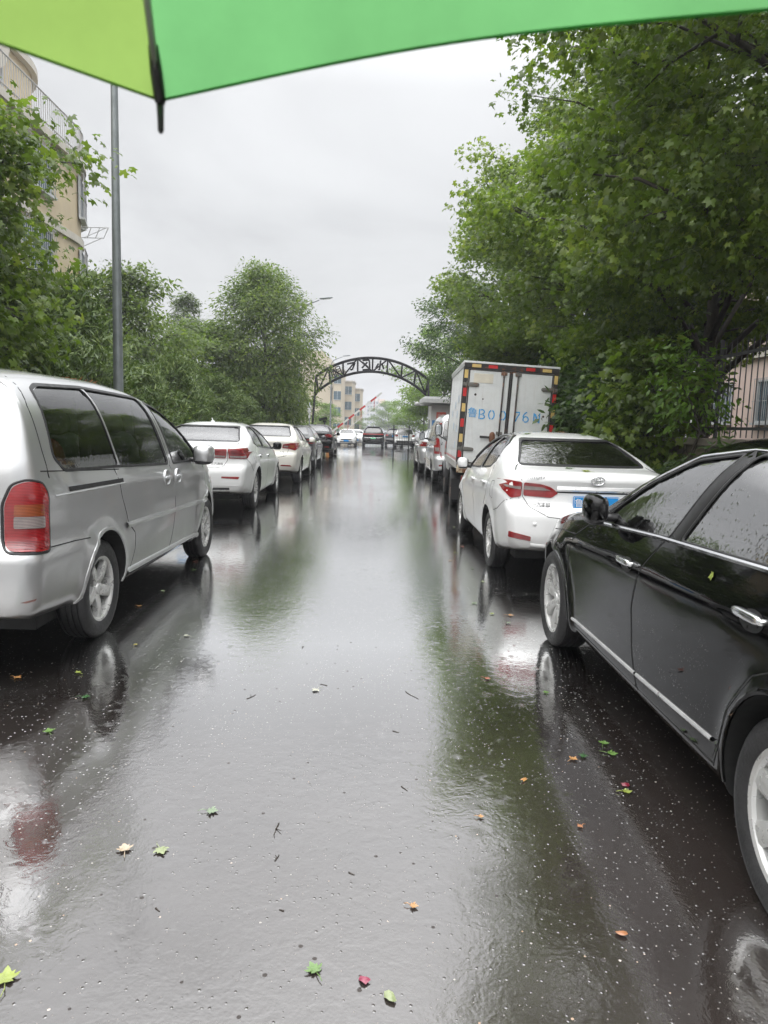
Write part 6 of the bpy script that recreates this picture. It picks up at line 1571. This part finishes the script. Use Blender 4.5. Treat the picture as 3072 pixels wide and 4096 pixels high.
    root = empty('meter_post', (-4.05, 44.0, gz)); tag(root, 'slim grey post with a white box left of the barrier', 'post')
    mb = MB(); mb.tube([(0, 0, 0), (0, 0, 2.9)], .04, 8); mb.build('post', bpy.data.materials['galvanised steel'], root, True)
    mb = MB(); mb.box((0, -.07, 2.5), (.22, .12, .42), None, .02); mb.box((0, -.06, 2.12), (.12, .08, .34), None, .01); mb.build('meter_box', bw, root)
def pane_m(): return bpy.data.materials['window pane']
# ------------------------------------------------------------------ fallen leaves, twigs, umbrella, sky, camera
FALLEN = [
    (-2.03, 4.01, 'tan', 'left of the silver people carrier rear wheel'),
    (-1.70, 4.10, 'yellow green', 'on dark asphalt behind the silver people carrier'),
    (-1.54, 3.74, 'dark green', 'lower of two leaves behind the silver people carrier'),
    (-1.51, 3.29, 'green', 'in the dark reflection of the silver people carrier'),
    (-1.56, 4.66, 'small yellow', 'right below the rear wheel of the silver people carrier'),
    (-1.87, 5.67, 'tan', 'right of the rear wheel of the silver people carrier'),
    (-1.82, 6.18, 'pale green', 'between the two wheels of the silver people carrier'),
    (-1.27, 4.89, 'pale', 'in the wet lane right of the silver people carrier'),
    (-1.88, 7.56, 'red brown', 'under the front wheel of the silver people carrier'),
    (-1.80, 7.15, 'green', 'just behind the front wheel of the silver people carrier'),
    (-0.94, 1.75, 'big yellow green', 'cut by the lower left edge of the view'),
    (-0.72, 2.38, 'pale green', 'in the middle of the lane near the viewer, left of the twig'),
    (-0.61, 2.63, 'grey green', 'with a long stalk in the bright lane'),
    (-0.29, 3.94, 'pale', 'in the bright lane beyond the forked twig'),
    (-0.12, 1.81, 'green', 'star shaped near the lower edge in the lane'),
    (0.08, 1.73, 'pale green', 'nearest star leaf beside the red petal'),
    (0.15, 2.10, 'small tan', 'in the bright lane above the nearest star leaf'),
    (0.94, 3.13, 'tan', 'dry star leaf in front of the black saloon'),
    (1.01, 3.19, 'dark green', 'touching the dry tan leaf beside the black saloon'),
    (1.14, 3.30, 'green', 'upper of two small leaves beside the black saloon'),
    (1.13, 3.21, 'green', 'lower of two small leaves beside the black saloon'),
    (1.08, 2.85, 'yellow green', 'with long stalk beside the black saloon sill'),
    (1.11, 2.91, 'dark red', 'behind the stalked yellow green leaf'),
    (0.68, 2.93, 'narrow tan', 'curled strip in the lane left of the black saloon'),
    (1.02, 3.96, 'green', 'beside the front wheel of the black saloon'),
    (0.70, 4.19, 'red brown', 'in the reflection of the white saloon tail light'),
    (0.88, 6.04, 'green', 'left of the black saloon front wheel, on the lane'),
    (0.98, 5.70, 'yellow green', 'left of the black saloon front wheel'),
    (1.11, 5.68, 'tan', 'close to the black saloon front wheel'),
    (1.06, 5.46, 'grey green', 'lowest leaf by the black saloon front wheel'),
    (0.78, 1.99, 'orange', 'small scrap near the lower right'),
    (0.83, 2.58, 'small orange', 'in the dark lane beside the black saloon'),
    (0.01, 1.79, 'red', 'petal near the lower edge'),
    (1.14, 9.00, 'red orange', 'left of the white saloon rear wheel'),
    (1.01, 8.54, 'yellow green', 'on the lane left of the white saloon'),
    (1.22, 10.76, 'pale green', 'in front of the white saloon front wheel'),
    (1.18, 11.84, 'yellow green', 'beside the lane edge by the truck rear wheel'),
    (1.08, 7.62, 'green', 'behind the rear wheel of the white saloon'),
    (1.09, 6.93, 'pale green', 'below the rear wheel of the white saloon'),
    (0.93, 10.23, 'pale green', 'in the lane left of the white saloon front wheel'),
    (1.07, 13.52, 'pale', 'in the lane beside the box truck'),
    (0.90, 8.02, 'tan', 'in the lane behind the white saloon'),
    (-1.51, 15.76, 'pale', 'by the front wheel of the first white saloon on the left'),
    (-1.33, 17.39, 'pale yellow', 'beyond the front wheel of the first white saloon on the left'),
    (-1.48, 14.54, 'pale green', 'right of the rear wheel of the first white saloon on the left'),
    (-1.44, 13.26, 'pale', 'in the lane beside the first white saloon on the left'),
    (-1.17, 17.72, 'pale green', 'between the two white saloons at the lane edge'),
    (-1.31, 14.88, 'small pale', 'at the lane edge between the white saloons'),
    (-1.43, 11.86, 'pale green', 'right of the first white saloon rear wheel'),
    (-0.83, 2.35, 'pale tan', 'half sunk at the puddle edge on the left'),
    (0.44, 2.63, 'small tan', 'in the ripples at the right puddle'),
    (0.11, 14.53, 'dark red', 'small scrap far down the lane'),
]
TWIGS = [
    (-0.33, 2.51, 0.048, 'pale forked twig lying in the middle of the bright lane'),
    (0.24, 3.89, 0.063, 'dark thin twig at the right edge of the bright lane'),
    (-0.64, 3.81, 0.037, 'short dark twig with a knob in the bright lane'),
    (0.16, 2.84, 0.022, 'dark curled twig left of the rain rings'),
    (-0.30, 2.34, 0.018, 'dark bent stalk below the pale forked twig'),
    (0.14, 3.40, 0.017, 'tiny dark twig scrap beside the puddle edge'),
    (-0.04, 2.26, 0.012, 'dark twig crumb in the near lane'),
    (-0.63, 2.06, 0.011, 'dark twig crumb in the near left lane'),
    (-0.25, 2.07, 0.008, 'dark twig crumb near the lane middle'),
    (-0.45, 4.72, 0.024, 'short twig beyond the knobbed twig'),
    (-0.26, 4.02, 0.023, 'thin stalk beside the pale leaf in the lane'),
]
LEAFCOL = {'tan': (.42, .22, .08), 'yellow': (.45, .40, .07), 'yellow green': (.24, .29, .06), 'dark green': (.03, .09, .025), 'green': (.11, .20, .05), 'pale green': (.25, .29, .15), 'grey green': (.18, .24, .15), 'pale': (.42, .42, .33), 'pale yellow': (.50, .47, .25), 'red brown': (.30, .10, .06), 'dark red': (.16, .015, .03), 'red': (.28, .05, .09), 'orange': (.38, .17, .08), 'red orange': (.40, .11, .05), 'white': (.55, .55, .54), 'pale tan': (.45, .36, .26)}
def maple_outline():
    half = [(.03, .08), (.20, .02), (.36, .10), (.26, .20), (.50, .30), (.62, .52), (.42, .46), (.30, .50), (.38, .70), (.24, .66), (.17, .72), (.10, .88), (0, 1.02)]
    P = half + [(-a, b) for a, b in half[-2::-1]]
    V = np.array([(0, .40, 0)] + [(a, b, 0) for a, b in P]); k = len(P)
    return V, [(0, 1 + i, 1 + (i + 1) % k) for i in range(k)]
def fallen():
    lf, F = maple_outline(); cache = {}
    rnd = random.Random(5)
    for (x, y, c, d) in FALLEN:
        big = 1.3 if 'big' in c or 'large' in c else (.55 if 'small' in c or 'little' in c else 1.)
        key = c.replace('big ', '').replace('large ', '').replace('small ', '').replace('narrow ', '') or c
        if key not in cache: cache[key] = simple('fallen leaf ' + key, LEAFCOL.get(key, (.3, .3, .1)), .25, var=.35, vscale=18, coat=.5)
        petal = key in ('red', 'dark red', 'white') or 'narrow' in c or 'scrap' in d or 'strip' in d or 'petal' in d
        sz = .044 * big * rnd.uniform(.85, 1.15); mb = MB()
        if petal:
            k = 9; P = []; 
            for i in range(k):
                a = 2 * PI * i / k; rr = sz * rnd.uniform(.32, .55); P.append((rr * math.cos(a), rr * math.sin(a) * (.45 if 'narrow' in c else .8), rnd.uniform(.001, .010)))
            mb.add(P + [(0, 0, .012)], [(i, (i + 1) % k, k) for i in range(k)])
        else:
            cur = rnd.uniform(.06, .30)
            V = []
            for (a, b_, q) in lf:
                r2 = a * a + (b_ - .36) ** 2
                V.append((a * sz * rnd.uniform(.92, 1.08), b_ * sz, .003 + sz * cur * r2 * (1 if rnd.random() < .8 else -.0) + .0015))
            mb.add(V, F); mb.tube([(0, .08 * sz, .004), (rnd.uniform(-.1, .1) * sz, -.35 * sz, .008), (rnd.uniform(-.3, .3) * sz, -.75 * sz, .004)], [.0018, .0014, .0012], 4)
        o = mb.build('fallen_leaf', cache[key], None, True); o.location = (x, y, ground_z(y) + .002); o.rotation_euler = (0, 0, rnd.uniform(0, 6.28))
        tag(o, ' '.join((c + (' scrap ' if petal else ' leaf ') + d).split()[:16]), 'leaf', 'fallen leaves on the wet street')
    tw = simple('wet twig', (.035, .026, .02), .4, var=.4)
    for (x, y, s, lb) in TWIGS:
        mb = MB(); n = 5; P = [Vector(((i / n - .5) * s * 2, (.25 * (i / n - .5) ** 2 + rnd.gauss(0, .03)) * s, .0012)) for i in range(n + 1)]; mb.tube(P, [.0028 - .0003 * i for i in range(n + 1)], 5)
        if 'fork' in lb or 'knob' in lb: mb.tube([P[2], P[2] + Vector((.45 * s, .5 * s, .006))], [.0024, .0012], 4)
        o = mb.build('twig', tw, None, True); o.location = (x, y, ground_z(y)); o.rotation_euler = (0, 0, rnd.uniform(0, 6.28)); tag(o, lb, 'twig', 'twigs on the wet street')
    # leaves stuck to the wet cars
    def drop_on(px, py, c, d, sz=.075):
        bpy.context.view_layer.update()
        dg = bpy.context.evaluated_depsgraph_get(); ok, loc, n, i, ob, mt = scene.ray_cast(dg, Vector((px, py, 3.0 if px < 10 else 1)), Vector((0, 0, -1)))
        return loc, n
    for (px, py, c, d) in ((2.07, 6.92, 'yellow green', 'leaf above the badge on the white saloon boot'), (1.72, 8.35, 'green', 'leaf on the white saloon roof, left end'), (2.0, 8.5, 'pale green', 'leaf on the white saloon roof, middle'), (2.42, 8.3, 'green', 'leaf on the white saloon roof, right end'), (2.2, 8.55, 'red orange', 'scrap on the white saloon roof'), (1.95, 7.12, 'green', 'leaf at the foot of the white saloon rear window')):
        from_z = 1.75; dg = bpy.context.evaluated_depsgraph_get(); ok, loc, n, i, ob, mt = scene.ray_cast(dg, Vector((px, py, from_z)), Vector((0, 0, -1)))
        if key is None or not ok: continue
        if c not in cache: cache[c] = simple('fallen leaf ' + c, LEAFCOL[c], .25, var=.35, vscale=18, coat=.5)
        sz = .085; mb = MB(); mb.add([(a * sz, b_ * sz, .004 + .02 * sz) for a, b_, q in lf], F); mb.tube([(0, .08 * sz, .004), (.02 * sz, -.6 * sz, .006)], [.0016, .001], 4)
        o = mb.build('fallen_leaf', cache[c], None, True); q = n.to_track_quat('Z', 'Y'); o.matrix_world = Matrix.Translation(loc + n * .004) @ q.to_matrix().to_4x4() @ Matrix.Rotation(rnd.uniform(0, 6.28), 4, 'Z')
        tag(o, c + ' ' + d, 'leaf', 'leaves stuck to parked cars')
    # one on the black saloon's rear door
    dg = bpy.context.evaluated_depsgraph_get(); ok, loc, n, i, ob, mt = scene.ray_cast(dg, Vector((-.5, 2.62, .985)), Vector((1, 0, 0)))
    if ok:
        sz = .034; mb = MB(); mb.add([(a * sz, b_ * sz, .003) for a, b_, q in lf], F); o = mb.build('fallen_leaf', cache['yellow green'], None, True)
        o.matrix_world = Matrix.Translation(loc + n * .003) @ n.to_track_quat('Z', 'Y').to_matrix().to_4x4() @ Matrix.Rotation(2.2, 4, 'Z'); tag(o, 'small yellow green leaf stuck to the black saloon rear door below the chrome line', 'leaf', 'leaves stuck to parked cars')

def camera():
    cam = bpy.data.cameras.new('camera'); co = bpy.data.objects.new('camera', cam); COL.objects.link(co); scene.camera = co
    cam.sensor_fit = 'VERTICAL'; cam.sensor_height = 36; cam.lens = 719.7 / 1024 * 36; cam.clip_end = 3000; cam.clip_start = .02
    pit, yaw, rol = .11945, .01449, .03012
    cp, sp_ = math.cos(pit), math.sin(pit); cy, sy = math.cos(yaw), math.sin(yaw)
    fw = Vector((sy * cp, cy * cp, -sp_)); r = Vector((cy, -sy, 0)); u = r.cross(fw)
    c, s = math.cos(rol), math.sin(rol); r2 = r * c + u * s; u2 = u * c - r * s
    co.matrix_world = Matrix(((r2.x, u2.x, -fw.x, 0), (r2.y, u2.y, -fw.y, 0), (r2.z, u2.z, -fw.z, 1.5005), (0, 0, 0, 1)))
    cam.dof.use_dof = True; cam.dof.focus_distance = 9.0; cam.dof.aperture_fstop = 8.5
    return r2, u2, fw
def fabric(name, col):
    m, nt, b = newmat(name); co = objco(nt)
    w1 = N(nt, 'ShaderNodeTexWave', i_Scale=160.); w1.bands_direction = 'X'; L(nt, co, w1.inputs[0])
    f = noise(nt, 6, 5, .65, co); c = ramp(nt, f, [(.3, tuple(q * .84 for q in col)), (.7, tuple(min(1, q * 1.10) for q in col))])
    L(nt, c, b.inputs['Base Color']); b.inputs['Roughness'].default_value = .6
    bump(nt, math_node(nt, 'ADD', math_node(nt, 'MULTIPLY', noise(nt, 14, 4, .6, co, .8), .9), math_node(nt, 'MULTIPLY', w1.outputs['Fac'], .05)), .35, .012, b)
    tr = N(nt, 'ShaderNodeBsdfTranslucent'); L(nt, c, tr.inputs[0])
    mx = N(nt, 'ShaderNodeMixShader'); mx.inputs[0].default_value = .72; L(nt, b.outputs[0], mx.inputs[1]); L(nt, tr.outputs[0], mx.inputs[2]); L(nt, mx.outputs[0], nt.nodes['Material Output'].inputs[0])
    return m
def umbrella(r, u, fw):
    """a real-size eight-rib umbrella held over the viewer's head, tipped slightly forward"""
    base = Vector((0, 0, 1.5005))
    axis = (u + fw * .0 + r * .016).normalized(); fx = (fw - axis * fw.dot(axis)).normalized(); rx = fx.cross(axis).normalized()
    hub = base + r * -.102 + fw * -.034 + u * .357 - 0 * axis
    root = empty('umbrella', hub); tag(root, 'open umbrella with yellow green and green panels overhead, filling the top edge', 'umbrella')
    Rr, Hh = .66, .245; th0 = R(-7.9)
    def P(ang, t, sag=0.):     # t=0 rim, t=1 crown
        rad = Rr * (1 - t) * (1 - sag * (1 - t) ** 1.0); h = Hh * (1 - (1 - t) ** 2.1) + sag * .25 * (1 - t) ** 3 * Rr
        return rx * (rad * math.sin(ang)) + fx * (rad * math.cos(ang)) + axis * h
    cols = [fabric('green umbrella cloth', (.17, .45, .17)), fabric('yellow green umbrella cloth', (.27, .42, .105)), fabric('mid green umbrella cloth', (.12, .50, .10)), fabric('deep green umbrella cloth', (.05, .42, .14))]
    seq = [0, 2, 1, 3, 0, 2, 3, 1]
    for k in range(8):
        a0 = th0 + k * PI / 4; V = []; n, m = 20, 22
        for j in range(m + 1):
            t = j / m
            for i in range(n + 1):
                f = i / n; ang = a0 + f * PI / 4; w = math.sin(PI * f)
                # the cloth is stretched flat between ribs and its hem curves inward
                flat = math.cos(PI / 8) / math.cos((f - .5) * PI / 4)
                q = P(ang, t); rr_ = (flat - 1)
                rad = rx * math.sin(ang) + fx * math.cos(ang)
                q = q + rad * (Rr * (1 - t)) * rr_ * .92 - rad * (.010 * w * (1 - t) ** 2) + axis * (.008 * w * (1 - t) ** 2)
                # soft creases running from the rib tips
                cr = .011 * math.exp(-t * 3) * (1 - math.exp(-t * 18)) * (math.exp(-((f - .10 - t * .35) / .035) ** 2) + .7 * math.exp(-((f - .92 + t * .5) / .03) ** 2)) 
                V.append(q + axis * cr - axis * .004)
        F = [(j * (n + 1) + i, j * (n + 1) + i + 1, (j + 1) * (n + 1) + i + 1, (j + 1) * (n + 1) + i) for j in range(m) for i in range(n)]
        mesh_obj('canopy_panel', V, F, cols[seq[k]], root, True)
        hm = MB(); hm.tube([Vector(v) for v in V[:n + 1]], .0014, 5); hm.build('hem', cols[seq[k]], root, True)
        mb = MB(); pts = [P(a0, t) - axis * .009 for t in np.linspace(.03, .98, 16)]; mb.tube(pts, .0031, 8); rb = mb.build('rib', M['iron2'], root, True)
        mb = MB(); e0, e1 = P(a0, .0), P(a0, .055); dd = (e0 - P(a0, .02)).normalized(); mb.tube([e1 - axis * .007, P(a0, .03) - axis * .007, e0 - axis * .004, e0 + dd * .006], [.004, .0052, .0050, .0036], 10)
        d2 = (rx * math.sin(a0) + fx * math.cos(a0)) * .25 - axis * 1.0; d2.normalize()
        mb.tube([e0 - axis * .004, e0 - axis * .004 + d2 * .012, e0 - axis * .004 + d2 * .024, e0 - axis * .004 + d2 * .0262], [.0036, .0029, .0026, .0012], 10); mb.build('rib_tip', M['black'], rb, True)
        mb = MB(); mb.tube([P(a0, .5) - axis * .01, axis * -.02], .0018, 5); mb.build('stretcher', M['iron2'], root, True)
    mb = MB(); mb.tube([axis * (Hh + .05), axis * -.62], .006, 10); mb.build('shaft', M['iron2'], root, True)
    mb = MB(); mb.tube([axis * -.60, axis * -.76], [.013, .015], 12); mb.build('handle', M['black'], root, True)
    mb = MB(); mb.tube([axis * (-.05), axis * .0], .012, 10); mb.build('runner', M['black'], root, True)

def world():
    w = bpy.data.worlds.new('World'); scene.world = w; w.use_nodes = True; nt = w.node_tree; bg = nt.nodes['Background']
    EL, AZ = R(52), R(200)
    sky = N(nt, 'ShaderNodeTexSky', sky_type='NISHITA', sun_disc=False, sun_elevation=EL, sun_rotation=AZ, air_density=1.4, dust_density=4., ozone_density=1.)
    tc = N(nt, 'ShaderNodeTexCoord'); sx = N(nt, 'ShaderNodeSeparateXYZ'); L(nt, tc.outputs['Generated'], sx.inputs[0])
    # overcast deck: brighter toward the zenith, with soft grey bellies
    zen = ramp(nt, sx.outputs['Z'], [(0., .266), (.15, .275), (.40, .34), (.60, .75), (.8, 1.5), (1., 2.1)])
    z1 = math_node(nt, 'ADD', math_node(nt, 'MAXIMUM', sx.outputs['Z'], 0.), .22)
    cx = N(nt, 'ShaderNodeCombineXYZ'); L(nt, math_node(nt, 'DIVIDE', sx.outputs['X'], z1), cx.inputs[0]); L(nt, math_node(nt, 'DIVIDE', sx.outputs['Y'], z1), cx.inputs[1])
    c1 = noise(nt, 1.15, 5, .55, cx.outputs[0], .4); c2 = noise(nt, .5, 3, .5, cx.outputs[0])
    cl = math_node(nt, 'ADD', math_node(nt, 'MULTIPLY', c1, .6), math_node(nt, 'MULTIPLY', c2, .4))
    cm = ramp(nt, cl, [(.36, .74), (.47, .90), (.58, 1.02), (.72, 1.08)])
    val = math_node(nt, 'MULTIPLY', math_node(nt, 'MULTIPLY', zen, cm), SKY_GAIN)
    col = N(nt, 'ShaderNodeMix', data_type='RGBA', blend_type='MULTIPLY'); col.inputs[0].default_value = 1.
    L(nt, val, col.inputs[6]); col.inputs[7].default_value = (.985, .99, 1.0, 1)
    mx = N(nt, 'ShaderNodeMix', data_type='RGBA'); mx.inputs[0].default_value = .96; L(nt, sky.outputs[0], mx.inputs[6]); L(nt, col.outputs[2], mx.inputs[7])
    L(nt, mx.outputs[2], bg.inputs[0]); bg.inputs[1].default_value = .10
    sun = bpy.data.lights.new('sun', 'SUN'); sun.energy = .5; sun.angle = R(80); sun.color = (1., .97, .93)
    so = bpy.data.objects.new('sun', sun); COL.objects.link(so); so.rotation_euler = (R(90) - EL, 0, R(180) - AZ + R(0))
def haze():
    mb = MB(); mb.box((0, 320, 11), (120, 760, 44)); m = bpy.data.materials.new('haze'); m.use_nodes = True; nt = m.node_tree; nt.nodes.clear()
    out = nt.nodes.new('ShaderNodeOutputMaterial'); v = N(nt, 'ShaderNodeVolumePrincipled'); v.inputs['Color'].default_value = (.93, .95, 1, 1); v.inputs['Density'].default_value = HAZE; v.inputs['Anisotropy'].default_value = .2
    L(nt, v.outputs[0], out.inputs['Volume']); o = mb.build('haze', m); tag(o, kind='stuff')

SKY_GAIN = 9.6; HAZE = .0013
M['iron2'] = simple('umbrella steel', (.42, .43, .40), .45, .3)
make_van(); make_corolla(); make_a6(); make_malibu(); make_white2(); make_van2(); make_truck(); make_more()
ground_all(); buildings(); plants()
lamp_post(-4.15, 11.75, 'tall grey lamp post behind the roof of the silver people carrier'); lamp_post(-4.15, 38.6, 'lamp post half hidden behind the round tree, its arm showing above'); lamp_post(-4.2, 66.5, 'farthest lamp post, curving above the left end of the arch')
gate(); fallen()
r_, u_, f_ = camera(); umbrella(r_, u_, f_); world()
if HAZE: haze()
vs = scene.view_settings; vs.view_transform = 'Standard'; vs.look = 'None'; vs.exposure = 1.55; vs.gamma = 1
cy = scene.cycles
cy.max_bounces = 8; cy.transparent_max_bounces = 12; cy.volume_bounces = 0; cy.use_denoising = True; cy.caustics_reflective = False; cy.caustics_refractive = False
try: cy.volume_step_rate = 4; cy.volume_max_steps = 64
except Exception: pass
scene.render.use_persistent_data = False
